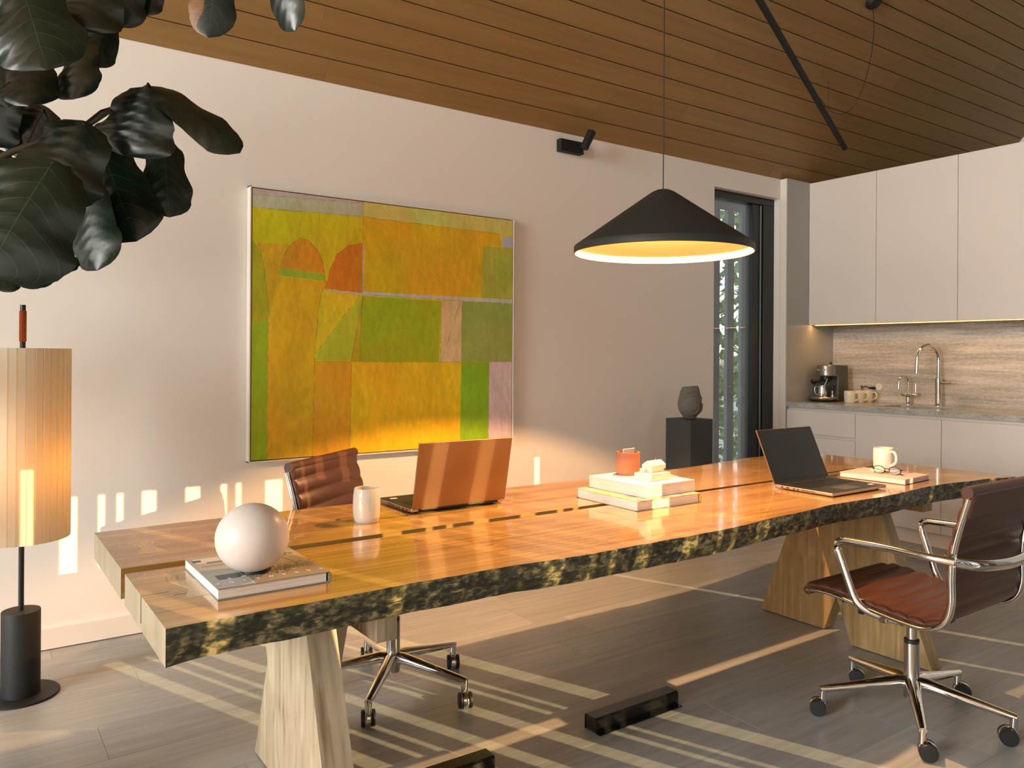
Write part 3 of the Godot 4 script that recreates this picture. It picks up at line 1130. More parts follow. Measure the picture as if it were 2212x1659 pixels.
# ------------------------------------------------------------------ lamps
func build_pendant():
	var c := V(2.28, 1.697, 1.735)
	var t := thing("pendant_lamp", "wide black cone pendant lamp lit warm inside, hanging over the table", "lamp", c)
	var s := mb()
	lathe(s, [Vector2(0.350, 0.0), Vector2(0.352, 0.002), Vector2(0.352, 0.026), Vector2(0.349, 0.031), Vector2(0.200, 0.135), Vector2(0.060, 0.233), Vector2(0.045, 0.243), Vector2(0.026, 0.252), Vector2(0.008, 0.256), Vector2(0.0, 0.256)], 96)
	obj(s, "shade", M.lamp_black, t)
	s = mb()
	lathe(s, [Vector2(0.0, 0.236), Vector2(0.050, 0.233), Vector2(0.195, 0.132), Vector2(0.3440, 0.029)], 96)
	obj(s, "shade_lining", mat(Color("#86664a"), 0.55), t, "matt brass coloured lining glowing warm")
	s = mb()
	lathe(s, [Vector2(0.3440, 0.029), Vector2(0.3475, 0.026), Vector2(0.3475, 0.001), Vector2(0.350, 0.0)], 96)
	obj(s, "rim_band", mat(Color("#cbb08a"), 0.5), t)  # inner rim coloured paler than the lining to look more strongly lit
	# the profile above runs downwards along the inside, so its front looks at the bulb
	s = mb()
	var top := EAVE + SLOPE * c.z - c.y
	tube(s, [V(0, 0.25, 0), V(0, 1.2, 0), V(0, top - 0.01, 0)], 0.0022, 8)
	obj(s, "cord", M.black, t)
	s = mb()
	lathe(s, [Vector2(0.0, -0.03), Vector2(0.05, -0.03), Vector2(0.05, 0.03), Vector2(0.0, 0.03)], 24, xform(V(0, top - 0.035, 0), V(-atan(SLOPE), 0, 0)))
	obj(s, "ceiling_canopy", M.black_matt, t)
	s = mb()
	lathe(s, [Vector2(0.0, -0.018), Vector2(0.012, -0.014), Vector2(0.018, 0.0), Vector2(0.014, 0.012), Vector2(0.0, 0.014)], 24, xform(V(0, 0.213, 0)))
	var em := mat(Color("#fff0d8"), 0.4)
	em.emission_enabled = true
	em.emission = Color(1.0, 0.78, 0.48)
	em.emission_energy_multiplier = 6.0
	obj(s, "bulb", em, t)
	var l := OmniLight3D.new()
	l.name = "pendant_light"
	l.light_color = Color(1.0, 0.75, 0.50)
	l.light_energy = 5.6
	l.light_size = 0.016
	l.omni_range = 15.0
	l.omni_attenuation = 2.0
	l.shadow_enabled = true
	l.position = V(0, 0.213, 0)
	t.add_child(l)

func build_floor_lamp():
	var c := V(0.192, 0, 0.47)
	var t := thing("floor_lamp", "floor lamp with tall pleated cream shade on a black cylinder base", "lamp", c)
	var s := mb()
	lathe(s, [Vector2(0.0, 0.0), Vector2(0.128, 0.0), Vector2(0.130, 0.002), Vector2(0.130, 0.006), Vector2(0.128, 0.008), Vector2(0.0, 0.008)], 64)
	obj(s, "base_plate", M.black_matt, t)
	s = mb()
	lathe(s, [Vector2(0.0, 0.008), Vector2(0.065, 0.008), Vector2(0.065, 0.317), Vector2(0.064, 0.320), Vector2(0.0, 0.320)], 48)
	obj(s, "weight", M.black_matt, t)
	s = mb()
	tube(s, [V(0, 0.32, 0), V(0, 0.8, 0), V(0, 1.468, 0)], 0.0095, 16)
	obj(s, "pole", M.black, t)
	s = mb()
	var prof := [Vector2(0.0096, 1.330)]
	for i in 34:
		prof.append(Vector2(0.0128, 1.331 + i * 0.0034))
		prof.append(Vector2(0.0118, 1.3327 + i * 0.0034))
	prof.append(Vector2(0.0096, 1.4485))
	lathe(s, prof, 20)
	obj(s, "cane_grip", M.copper, t, "reddish wound grip on the pole top")
	# pleated shade: overlapping upright ribbons
	s = mb()
	var pl := 36
	var ya := 0.592
	var yb := 1.305
	s.set_smooth_group(-1)
	for i in pl:
		var a0 := TAU * i / pl
		var a1 := TAU * (i + 0.80) / pl
		var a2 := TAU * (i + 1.0) / pl
		var p0 := V(cos(a0), 0, sin(a0)) * 0.160
		var p1 := V(cos(a1), 0, sin(a1)) * 0.1615
		var p2 := V(cos(a2), 0, sin(a2)) * 0.160
		var p1b := V(cos(a1), 0, sin(a1)) * 0.1565
		for seg in [[p0, p1], [p1, p1b], [p1b, p2]]:
			var m: Vector3 = (seg[0] + seg[1]) * 0.5
			var up := Vector3.UP
			var outw: Vector3 = m if seg[0] != p1 else (p1.cross(up))
			quad(s, seg[0] + up * ya, seg[1] + up * ya, seg[1] + up * yb, seg[0] + up * yb, outw)
	var sh := mat(Color("#e6dfca"), 0.8)
	sh.backlight_enabled = true
	sh.backlight = Color(0.45, 0.39, 0.22)
	obj(s, "shade", sh, t, "pleated cream shade")
	s = mb()
	for yy in [ya + 0.002, yb - 0.002]:
		var ring := []
		for i in 49:
			ring.append(V(cos(TAU * i / 48), 0, sin(TAU * i / 48)) * 0.153 + Vector3.UP * yy)
		tube(s, ring, 0.002, 6, 1.0, Vector3.UP, false)
	for k in 3:
		var a := TAU * k / 3
		tube(s, [V(0, yb - 0.004, 0), V(cos(a) * 0.153, yb - 0.004, sin(a) * 0.153)], 0.002, 6)
	obj(s, "shade_ring", M.black, t)
	s = mb()
	lathe(s, [Vector2(0.0, -0.05), Vector2(0.02, -0.045), Vector2(0.03, -0.02), Vector2(0.03, 0.02), Vector2(0.015, 0.06), Vector2(0.0, 0.06)], 20, xform(V(0.045, 0.86, 0.0)))
	var em := mat(Color("#fff0d8"), 0.4)
	em.emission_enabled = true
	em.emission = Color(1.0, 0.62, 0.28)
	em.emission_energy_multiplier = 3.0
	obj(s, "bulb", em, t)
	var l := OmniLight3D.new()
	l.name = "floor_lamp_light"
	l.light_color = Color(1.0, 0.70, 0.33)
	l.light_energy = 0.17
	l.light_size = 0.028
	l.omni_range = 10.0
	l.omni_attenuation = 2.0
	l.shadow_enabled = true
	l.position = V(0.045, 0.86, 0.0)
	t.add_child(l)

func build_wall_spot():
	var t := thing("wall_spotlight", "small black wall spotlight with tilted cylinder near the ceiling", "lamp", V(3.20, 2.629, 0))
	var s := mb()
	box(s, V(0, 0, 0.0225), V(0.19, 0.078, 0.045), 0.002)
	obj(s, "wall_box", M.black_matt, t)
	s = mb()
	tube(s, [V(0.06, 0.0, 0.045), V(0.06, 0.0, 0.09)], 0.009, 12)
	obj(s, "swivel", M.black, t)
	s = mb()
	lathe(s, [Vector2(0.0, -0.062), Vector2(0.026, -0.062), Vector2(0.0275, -0.060), Vector2(0.0275, 0.060), Vector2(0.0260, 0.062), Vector2(0.0235, 0.062), Vector2(0.0235, 0.040), Vector2(0.0, 0.040)], 32, xform(V(0.07, 0.038, 0.115), V(0.15, 0, -0.42)))
	obj(s, "spot_head", M.black_matt, t)

func build_suspended_tube():
	# slim tube hung below the ceiling, fed by a thin cable
	var t := thing("tube_light", "slim black tube hung at a slant below the timber ceiling", "lamp", V(4.9, 3.1, 0.64))
	var s := mb()
	tube(s, [V(5.594, 2.909, 0.437), V(3.925, 3.437, 0.919), V(3.25, 3.651, 1.115)], 0.021, 20)
	part(s, "tube_body", M.black_matt, t)
	for p in [V(5.2, 3.034, 0.551), V(3.6, 3.540, 1.013)]:
		s = mb()
		tube(s, [p, V(p.x, EAVE + SLOPE * p.z, p.z)], 0.0012, 6)
		part(s, "hanger_wire", M.black, t)
	var r := thing("ceiling_rose", "black ceiling rose with thin cable at top edge", "fitting", V(5.12, 3.75, 0.935))
	s = mb()
	lathe(s, [Vector2(0.0, -0.05), Vector2(0.045, -0.045), Vector2(0.062, -0.02), Vector2(0.062, 0.02), Vector2(0.0, 0.02)], 32, xform(V(0, 0, 0), V(-atan(SLOPE), 0, 0)))
	obj(s, "cup", M.black_matt, r)
	s = mb()
	tube(s, curve([V(5.137, 3.731, 0.922), V(5.230, 3.600, 0.883), V(5.329, 3.421, 0.798), V(5.399, 3.248, 0.693), V(5.392, 3.128, 0.611), V(5.285, 3.079, 0.581), V(5.131, 3.086, 0.599), V(4.995, 3.119, 0.629), V(4.905, 3.137, 0.645)], 6), 0.0024, 8)
	part(s, "cable", M.black, r)

func build_pedestal():
	var t := thing("pedestal", "matt black square pedestal carrying the clay vase", "pedestal", V(4.04, 0, 0.28))
	var s := mb()
	box(s, V(0, 0.435, 0), V(0.218, 0.87, 0.222), 0.0015)
	obj(s, "column", M.plinth_black, t)
	var v := thing("vase", "dark grey clay vase with carved wavy reliefs on black pedestal", "vase", V(4.035, 0.8705, 0.29))
	# body of revolution pushed about by hand-shaped lumps
	s = mb()
	var prof := [Vector2(0.0, 0.0), Vector2(0.030, 0.0), Vector2(0.036, 0.006), Vector2(0.060, 0.036), Vector2(0.078, 0.062), Vector2(0.083, 0.09), Vector2(0.082, 0.115), Vector2(0.076, 0.145), Vector2(0.064, 0.180), Vector2(0.054, 0.205), Vector2(0.050, 0.216), Vector2(0.046, 0.217), Vector2(0.042, 0.205), Vector2(0.05, 0.16), Vector2(0.05, 0.05), Vector2(0.0, 0.03)]
	var nz := FastNoiseLite.new()
	nz.seed = 12
	nz.frequency = 14.0
	nz.fractal_octaves = 3
	s.set_smooth_group(1)
	var seg := 56
	var P := func(i: int, q: Vector2) -> Vector3:
		var a := TAU * (i % seg) / seg
		var rr: float = q.x * (1.0 + 0.10 * nz.get_noise_3d(cos(a) * 0.05, q.y, sin(a) * 0.05)) + 0.003 * sin(a * 2.0 + q.y * 30.0)
		return V(cos(a) * rr, q.y + (0.004 * sin(a + 0.6) if q.y > 0.19 else 0.0), sin(a) * rr)
	var fine := []
	for j in prof.size() - 1:
		for k in 3:
			fine.append(prof[j].lerp(prof[j + 1], k / 3.0))
	fine.append(prof[-1])
	for j in fine.size() - 1:
		for i in seg:
			var p00: Vector3 = P.call(i, fine[j])
			var p10: Vector3 = P.call(i + 1, fine[j])
			var p11: Vector3 = P.call(i + 1, fine[j + 1])
			var p01: Vector3 = P.call(i, fine[j + 1])
			var dd: Vector2 = fine[j + 1] - fine[j]
			var a := TAU * (i + 0.5) / seg
			quad(s, p00, p10, p11, p01, V(cos(a) * dd.y, -dd.x, sin(a) * dd.y))
	obj(s, "body", M.stone_dark, v)
	# applied wavy plates of clay
	var on_vase := func(deg: float, y: float, off: float) -> Vector3:
		var a := deg_to_rad(deg)
		var rr := 0.03
		for j in 10:
			if y >= prof[j].y and y <= prof[j + 1].y:
				rr = lerp(prof[j].x, prof[j + 1].x, (y - prof[j].y) / max(0.0001, prof[j + 1].y - prof[j].y))
		return V(cos(a) * (rr + off), y, sin(a) * (rr + off))
	for rel in [[[150, 0.17], [118, 0.185], [100, 0.175], [104, 0.16], [130, 0.15], [158, 0.142]],
			[[165, 0.05], [140, 0.035], [115, 0.036], [98, 0.05], [92, 0.075], [96, 0.10], [90, 0.118], [76, 0.115], [70, 0.095], [74, 0.07], [66, 0.045], [52, 0.042], [44, 0.06], [42, 0.1]]]:
		s = mb()
		var pts := []
		for q in rel:
			pts.append(on_vase.call(q[0], q[1], 0.001))
		tube(s, curve(pts, 5), 0.0045, 8)
		obj(s, "relief", M.stone_dark, v)
	s = mb()
	for q in [[80, 0.150], [72, 0.146], [64, 0.143], [56, 0.139]]:
		var p: Vector3 = on_vase.call(q[0], q[1], 0.001)
		lathe(s, [Vector2(0.0, -0.004), Vector2(0.003, -0.002), Vector2(0.004, 0.0), Vector2(0.003, 0.002), Vector2(0.0, 0.004)], 8, xform(p))
	obj(s, "studs", M.stone_dark, v)

# ------------------------------------------------------------------ office chairs
func build_chairs():
	office_chair("brown leather office chair with polished metal frame on the right, back to the camera", V(2.80, 0, 2.465), PI, deg_to_rad(2.0))
	office_chair("brown leather office chair behind the table, facing the cup and left laptop", V(1.368, 0, 1.215), 0.671, deg_to_rad(60.0))

func office_chair(label: String, at: Vector3, turn: float, spin: float):
	var t := thing("office_chair", label, "chair", at, turn, "leather office chairs")
	# side profile (forward, height)
	var side := []
	for q in [[0.262, 0.428], [0.246, 0.452], [0.16, 0.460], [0.02, 0.443], [-0.10, 0.430], [-0.178, 0.430], [-0.228, 0.458], [-0.247, 0.515], [-0.247, 0.60], [-0.252, 0.68], [-0.270, 0.76], [-0.292, 0.835], [-0.304, 0.882]]:
		side.append(V(0, q[1], q[0]))
	var path := curve(side, 14)
	# leather sling with cross channels
	var s := mb()
	s.set_smooth_group(1)
	var hw := 0.248
	var arc := 0.0
	var prev := []
	for j in path.size():
		var p: Vector3 = path[j]
		if j > 0:
			arc += (p - path[j - 1]).length()
		var tg: Vector3 = (path[min(j + 1, path.size() - 1)] - path[max(j - 1, 0)]).normalized()
		var n := V(0, -tg.z, tg.y)
		var puff := 0.004 + 0.011 * pow(absf(sin(PI * arc / 0.056)), 0.55)
		var ring := []
		for q in [[-hw, 0.0], [-hw + 0.004, puff * 0.6], [-hw + 0.016, puff], [hw - 0.016, puff], [hw - 0.004, puff * 0.6], [hw, 0.0], [hw - 0.004, -puff * 0.45], [hw - 0.016, -puff * 0.6], [-hw + 0.016, -puff * 0.6], [-hw + 0.004, -puff * 0.45]]:
			ring.append(p + V(q[0], 0, 0) + n * q[1])
		if j > 0:
			for i in 10:
				var k := (i + 1) % 10
				var mid: Vector3 = (ring[i] + ring[k]) * 0.5 - p
				var o := V(mid.x * (1.0 if i in [0, 4, 5, 9] else 0.02), mid.y, mid.z)
				quad(s, prev[i], prev[k], ring[k], ring[i], o)
		if j == 0 or j == path.size() - 1:
			for i in range(1, 9):
				tri(s, ring[0], ring[i], ring[i + 1], tg * (-1.0 if j == 0 else 1.0))
		prev = ring
	obj(s, "sling", M.leather, t, "brown leather seat and back sewn in cross channels")
	# padded roll folded over the top and under the front lip
	s = mb()
	tube(s, [V(-0.252, 0.874, -0.304), V(0, 0.874, -0.304), V(0.252, 0.874, -0.304)], 0.019, 16)
	var fl := xform(V(0, 0.832, -0.311), V(-0.24, 0, 0))
	box(s, Vector3.ZERO, V(0.496, 0.085, 0.014), 0.005, fl)
	obj(s, "top_roll", M.leather, t)
	s = mb()
	tube(s, [V(-0.250, 0.436, 0.254), V(0.250, 0.436, 0.254)], 0.016, 14)
	obj(s, "front_roll", M.leather, t)
	for sg in [-1.0, 1.0]:
		# polished side rail
		s = mb()
		var rail := []
		for j in range(10, path.size() - 8):
			var p: Vector3 = path[j]
			var tg: Vector3 = (path[min(j + 1, path.size() - 1)] - path[max(j - 1, 0)]).normalized()
			var n := V(0, -tg.z, tg.y)
			rail.append(p + V(sg * 0.250, 0, 0) - n * 0.012)
		tube(s, rail, 0.0085, 12, 1.9, Vector3.RIGHT)
		obj(s, "side_rail", M.chrome, t)
		# arm: up from under the seat, along and into the back bar
		s = mb()
		tube(s, rounded([V(sg * 0.17, 0.402, -0.115), V(sg * 0.225, 0.404, -0.045), V(sg * 0.274, 0.432, 0.045), V(sg * 0.284, 0.654, 0.128), V(sg * 0.287, 0.660, -0.05), V(sg * 0.287, 0.658, -0.20), V(sg * 0.262, 0.655, -0.272)], 0.05, 8), 0.0115, 12, 1.15)
		obj(s, "arm", M.chrome, t)
		s = mb()
		box(s, V(sg * 0.256, 0.664, -0.258), V(0.028, 0.034, 0.03), 0.006)
		obj(s, "bracket", M.chrome, t)
		s = mb()
		box(s, V(sg * 0.235, 0.405, -0.03), V(0.03, 0.02, 0.03), 0.004)
		obj(s, "seat_clip", M.chrome, t)
	s = mb()
	tube(s, curve([V(-0.262, 0.655, -0.272), V(-0.18, 0.642, -0.318), V(0, 0.634, -0.338), V(0.18, 0.642, -0.318), V(0.262, 0.655, -0.272)], 8), 0.0125, 12, 1.5)
	obj(s, "back_bar", M.chrome, t)
	s = mb()
	tube(s, [V(-0.235, 0.408, -0.09), V(0.235, 0.408, -0.09)], 0.010, 10)
	tube(s, [V(-0.235, 0.420, 0.13), V(0.235, 0.420, 0.13)], 0.008, 10)
	obj(s, "seat_spreader", M.chrome, t)
	s = mb()
	box(s, V(0, 0.384, -0.01), V(0.10, 0.036, 0.24), 0.008)
	tube(s, [V(0.02, 0.380, 0.10), V(0.10, 0.376, 0.125)], 0.007, 10)
	obj(s, "tilt_mechanism", M.black, t)
	s = mb()
	lathe(s, [Vector2(0.0, 0.0), Vector2(0.020, 0.0), Vector2(0.022, 0.003), Vector2(0.022, 0.036), Vector2(0.018, 0.04), Vector2(0.0, 0.04)], 24, xform(V(0.05, 0.378, 0.105), V(PI / 2, 0, 0)))
	obj(s, "tension_knob", M.steel, t)
	s = mb()
	lathe(s, [Vector2(0.0, 0.0), Vector2(0.016, 0.0), Vector2(0.019, 0.004), Vector2(0.017, 0.018), Vector2(0.0, 0.02)], 20, xform(V(0.10, 0.372, 0.122), V(PI / 2, 0.3, 0)))
	obj(s, "lock_knob", M.rubber, t)
	s = mb()
	tube(s, [V(-0.04, 0.378, -0.03), V(-0.15, 0.366, -0.045)], 0.005, 8)
	box(s, V(-0.19, 0.361, -0.05), V(0.09, 0.008, 0.024), 0.003, Transform3D.IDENTITY)
	obj(s, "height_lever", M.rubber, t)
	s = mb()
	lathe(s, [Vector2(0.0, 0.075), Vector2(0.026, 0.075), Vector2(0.026, 0.270), Vector2(0.024, 0.272), Vector2(0.018, 0.272), Vector2(0.018, 0.372), Vector2(0.0, 0.372)], 28)
	obj(s, "column", M.steel, t)
	s = mb()
	lathe(s, [Vector2(0.018, 0.272), Vector2(0.0255, 0.272), Vector2(0.0255, 0.282), Vector2(0.018, 0.284)], 28)
	obj(s, "column_collar", M.rubber, t)
	for k in 5:
		var a := turn + spin + TAU * k / 5.0
		# direction in chair axes
		var d := V(cos(a), 0, sin(a))
		s = mb()
		tube(s, [V(0, 0.128, 0) + d * 0.012, V(0, 0.130, 0) + d * 0.05, V(0, 0.112, 0) + d * 0.18, V(0, 0.096, 0) + d * 0.300, V(0, 0.094, 0) + d * 0.322], [0.027, 0.026, 0.0195, 0.0145, 0.012], 12, 0.85, Vector3.UP)
		tube(s, [V(0, 0.098, 0) + d * 0.312, V(0, 0.052, 0) + d * 0.312], 0.0125, 12)
		var leg := obj(s, "base_leg", M.chrome, t)
		var yaw := a + 0.9 + k * 1.9
		var cd := V(cos(yaw), 0, sin(yaw))
		var cx := V(-cd.z, 0, cd.x)
		var cc := d * 0.312 + cd * 0.016 + V(0, 0.0285, 0)
		var ax := Transform3D(Basis(cd, cx, Vector3.UP), cc)
		s = mb()
		lathe(s, [Vector2(0.0, -0.009), Vector2(0.0295, -0.009), Vector2(0.0305, -0.006), Vector2(0.0305, 0.006), Vector2(0.0295, 0.009), Vector2(0.0, 0.009)], 24, ax)
		obj(s, "caster_hood", M.chrome, leg)
		for sgn in [-1.0, 1.0]:
			s = mb()
			lathe(s, [Vector2(0.0, -0.007), Vector2(0.0265, -0.007), Vector2(0.0285, -0.004), Vector2(0.0285, 0.004), Vector2(0.0265, 0.007), Vector2(0.0, 0.008)], 24, Transform3D(ax.basis, cc + cx * 0.0175 * sgn))
			obj(s, "caster_wheel", M.rubber, leg)

# ------------------------------------------------------------------ things on the table
func build_table_things():
	book_with_globe()
	cup()
	laptop(V(1.467, TOP, 1.535), PI, 1.367, "open laptop seen from behind, copper coloured lid catching the light", true)
	laptop(V(2.99, TOP, 1.885), 0.0, 1.155, "open laptop with black screen facing the right chair", false)
	stacked_books()
	notepad_mug_glasses()

func hard_book(t: Node3D, w: float, h: float, d: float, cover: Material, spine_right: bool, board := 0.0025):
	# origin at the middle of the underside; the spine runs along z
	var sp := 1.0 if spine_right else -1.0
	var s := mb()
	box(s, V(-sp * 0.003, h * 0.5, 0), V(w - 0.010, h - 2 * board, d - 0.008), 0.0, Transform3D.IDENTITY, Vector2(4, 30))
	obj(s, "page_block", M.paper_lines, t)
	s = mb()
	box(s, V(0, board * 0.5, 0), V(w, board, d), 0.0006)
	obj(s, "back_cover", cover, t)
	s = mb()
	box(s, V(0, h - board * 0.5, 0), V(w, board, d), 0.0006)
	obj(s, "front_cover", cover, t)
	s = mb()
	var pl := PackedVector2Array()
	for i in 9:
		var a := -PI / 2 + PI * i / 8.0
		pl.append(Vector2(cos(a) * 0.007, h * 0.5 + sin(a) * (h * 0.5 - 0.0004)))
	prism(s, pl, -d * 0.5, d * 0.5, Transform3D(Basis(V(sp, 0, 0), V(0, 1, 0), V(0, 0, 1)), V(sp * (w * 0.5 - 0.002), 0, 0)))
	obj(s, "spine", cover, t)

func cover_print() -> Image:
	# landscape photograph on the jacket: pale sky and house at one side, sand and dark shrubs at the other
	var w := 384
	var h := 448
	var im := ramp_image(w, h, [[noise_bytes(w, h, 0.2, 0.5, 801, 4, 10.0), 0.6]], [[0.0, "#8d7f6c"], [1.0, "#a39582"]])
	im.fill_rect(Rect2i(0, 0, 120, h), Color("#a7a7a1"))
	im.fill_rect(Rect2i(120, 0, 4, h), Color("#c9c6bf"))
	im.fill_rect(Rect2i(18, 40, 90, 70), Color("#d3cfc8"))
	im.fill_rect(Rect2i(10, 60, 30, 28), Color("#4d5659"))
	im.fill_rect(Rect2i(52, 100, 60, 22), Color("#6d7271"))
	im.fill_rect(Rect2i(20, 150, 100, 18), Color("#8c8f8d"))
	im.fill_rect(Rect2i(30, 290, 84, 62), Color("#4a5659"))
	var r := RandomNumberGenerator.new()
	r.seed = 5
	for i in 900:
		var c := Vector2(300, 300) if i % 3 else Vector2(230, 330)
		var p := c + Vector2(r.randfn() * 48, r.randfn() * 22)
		im.fill_rect(Rect2i(int(p.x), int(p.y), r.randi_range(2, 6), r.randi_range(2, 5)), Color("#26301f").lerp(Color("#4b5636"), r.randf() * 0.7))
	for i in 240:
		var p := Vector2(270 + r.randfn() * 30, 130 + r.randfn() * 12)
		im.fill_rect(Rect2i(int(p.x), int(p.y), r.randi_range(4, 12), r.randi_range(3, 7)), Color("#232d2a").lerp(Color("#3f4a40"), r.randf()))
	for i in 30:
		var p := Vector2(r.randf_range(240, 340), r.randf_range(30, 70))
		im.fill_rect(Rect2i(int(p.x), int(p.y), r.randi_range(10, 30), r.randi_range(4, 10)), Color("#b9a88f").lerp(Color("#6f6a5f"), r.randf()))
	put_line(im, Vector2(300, 140), Vector2(330, 270), 3.0, Color("#2c2a20"))
	return im

func book_with_globe():
	var t := thing("photo_book", "large hardback photo book under the white globe lamp", "book", V(0.602, TOP, 1.985))
	hard_book(t, 0.262, 0.026, 0.320, mat(Color("#87867f"), 0.45), true)
	# printed jacket on the front cover
	var s := mb()
	quad(s, V(-0.1305, 0.0262, -0.1595), V(0.1305, 0.0262, -0.1595), V(0.1305, 0.0262, 0.1595), V(-0.1305, 0.0262, 0.1595), Vector3.UP, Vector2(0, 0), Vector2(1, 0), Vector2(1, 1), Vector2(0, 1))
	obj(s, "jacket_print", textured(cover_print(), 0.35), t)
	for ln in [["ARRANGING", 0.122, 0.000], ["THINGS", 0.090, -0.010]]:
		var tm := TextMesh.new()
		var f := SystemFont.new()
		f.font_names = PackedStringArray(["Droid Sans"])
		tm.font = f
		var spaced := ""
		for ch in ln[0]:
			spaced += ch + "     "
		tm.text = spaced.strip_edges()
		tm.font_size = 16
		tm.pixel_size = 0.0010
		tm.depth = 0.0004
		var o := MeshInstance3D.new()
		o.mesh = tm
		o.material_override = mat(Color("#d8cfc4"), 0.6)
		o.name = "title_lettering"
		o.set_meta("kind", "stuff")
		t.add_child(o, true)
		# reads from the far side of the table
		o.transform = Transform3D(Basis(V(-1, 0, 0), V(0, 0, 1), V(0, 1, 0)), V(ln[2], 0.0265, ln[1]))
	var g := thing("globe_lamp", "white opal globe table lamp resting tilted on the photo book", "lamp", V(0.573, TOP + 0.0262, 2.045))
	s = mb()
	lathe(s, [Vector2(0.0, 0.0), Vector2(0.034, 0.0), Vector2(0.036, 0.002), Vector2(0.036, 0.006), Vector2(0.0, 0.007)], 40, xform(V(0.012, 0.0, 0), V(0, 0, 0)))
	obj(s, "base", M.black, g)
	s = mb()
	var prof := []
	for i in 33:
		var a: float = lerp(-PI / 2 + 0.40, PI / 2, i / 32.0)
		prof.append(Vector2(cos(a) * 0.0855 if i < 32 else 0.0, 0.0805 + sin(a) * 0.0815))
	prof[0] = Vector2(0.0335, 0.0055)
	prof.push_front(Vector2(0.0, 0.0055))
	lathe(s, prof, 64, Transform3D(Basis.from_euler(V(0, 0, 0.05)), V(0.008, 0.002, 0)))
	obj(s, "glass_globe", M.opal, g)

func cup():
	var t := thing("cup", "tall white handleless cup on the table by the left laptop", "cup", V(1.098, TOP, 1.555))
	var s := mb()
	lathe(s, [Vector2(0.0, 0.0), Vector2(0.0365, 0.0), Vector2(0.0395, 0.003), Vector2(0.0435, 0.020), Vector2(0.0450, 0.05), Vector2(0.0440, 0.085), Vector2(0.0410, 0.108), Vector2(0.0395, 0.1115), Vector2(0.0375, 0.1105), Vector2(0.0395, 0.085), Vector2(0.0405, 0.05), Vector2(0.038, 0.012), Vector2(0.0, 0.008)], 48)
	obj(s, "body", M.ceramic, t)
	s = mb()
	var rr := []
	for i in 49:
		rr.append(V(cos(TAU * i / 48), 0, sin(TAU * i / 48)) * 0.0433 + V(0, 0.018, 0))
	tube(s, rr, 0.0007, 6, 1.0, Vector3.UP, false)
	obj(s, "foot_ring", M.ceramic, t)
	s = mb()
	tube(s, curve([V(0.018, 0.088, -0.038), V(0.030, 0.086, -0.066), V(0.035, 0.062, -0.078), V(0.030, 0.036, -0.068), V(0.018, 0.030, -0.039)], 6), 0.0045, 10)
	obj(s, "handle", M.ceramic, t)

func laptop(at: Vector3, turn: float, open_angle: float, label: String, shut_side: bool):
	# hinge along x at the origin, keyboard towards +z
	var w := 0.385
	var d := 0.262
	var t := thing("laptop", label, "laptop", at, turn)
	var s := mb()
	box(s, V(0, 0.0105, d * 0.5 + 0.004), V(w, 0.011, d), 0.0015)
	obj(s, "base", M.laptop_edge, t)
	s = mb()
	box(s, V(0, 0.0164, d * 0.5 + 0.004), V(w - 0.004, 0.0012, d - 0.004), 0.0004)
	obj(s, "deck", M.laptop_deck, t)
	for fz in [0.03, d - 0.02]:
		s = mb()
		box(s, V(0, 0.0024, fz), V(w - 0.06, 0.005, 0.012), 0.001)
		obj(s, "rubber_foot", M.rubber, t)
	# keys
	s = mb()
	for r in 6:
		var n: int = [15, 15, 15, 14, 13, 9][r]
		var kw := 0.315 / n
		for k in n:
			var ww := kw
			var kx := -0.1575 + kw * (k + 0.5)
			if r == 5 and k == 4:
				ww = kw * 1.0
			box(s, V(kx, 0.0176, 0.040 + r * 0.0185), V(ww - 0.0026, 0.0012, 0.0155 if r > 0 else 0.010), 0.0)
	obj(s, "keyboard", M.key, t)
	s = mb()
	box(s, V(-0.01, 0.0172, 0.208), V(0.115, 0.0006, 0.068), 0.0)
	obj(s, "touchpad", M.touchpad, t)
	s = mb()
	box(s, V(0.150, 0.0172, 0.222), V(0.026, 0.0006, 0.017), 0.0)
	obj(s, "sticker", M.paper, t)
	for side in [-1.0, 1.0]:
		for p in [[0.035, 0.010], [0.062, 0.013], [0.092, 0.008], [0.11, 0.008]]:
			s = mb()
			box(s, V(side * (w * 0.5 + 0.0002), 0.0105, p[0]), V(0.0012, 0.0042, p[1]), 0.0)
			obj(s, "port", M.black, t)
		s = mb()
		for k in 14:
			box(s, V(side * (w * 0.5 + 0.0002), 0.0105, 0.128 + k * 0.0045), V(0.0010, 0.004, 0.002), 0.0)
		obj(s, "vent_slots", M.black, t).set_meta("kind", "stuff")
	s = mb()
	tube(s, [V(-w * 0.42, 0.0125, 0.0), V(w * 0.42, 0.0125, 0.0)], 0.0062, 14)
	obj(s, "hinge", M.black, t)
	# lid turns about the hinge, leaning away from the keyboard
	var lean := PI / 2 - open_angle
	var lx := Transform3D(Basis(V(1, 0, 0), -lean), V(0, 0.0165, -0.001))
	s = mb()
	box(s, V(0, 0.1195, -0.0028), V(w, 0.239, 0.0056), 0.0012, lx)
	var lid := obj(s, "lid", M.laptop_shell, t)
	s = mb()
	box(s, V(0, 0.1195, 0.0004), V(w - 0.004, 0.235, 0.0010), 0.0, lx)
	obj(s, "bezel", M.key, lid)
	s = mb()
	box(s, V(0, 0.1225, 0.0011), V(w - 0.016, 0.215, 0.0006), 0.0, lx)
	obj(s, "screen", M.screen, lid)
	s = mb()
	lathe(s, [Vector2(0.0, 0.0), Vector2(0.002, 0.0), Vector2(0.0015, 0.0006), Vector2(0.0, 0.0006)], 12, lx * xform(V(0, 0.2345, 0.0009), V(PI / 2, 0, 0)))
	obj(s, "camera_lens", M.steel, lid)

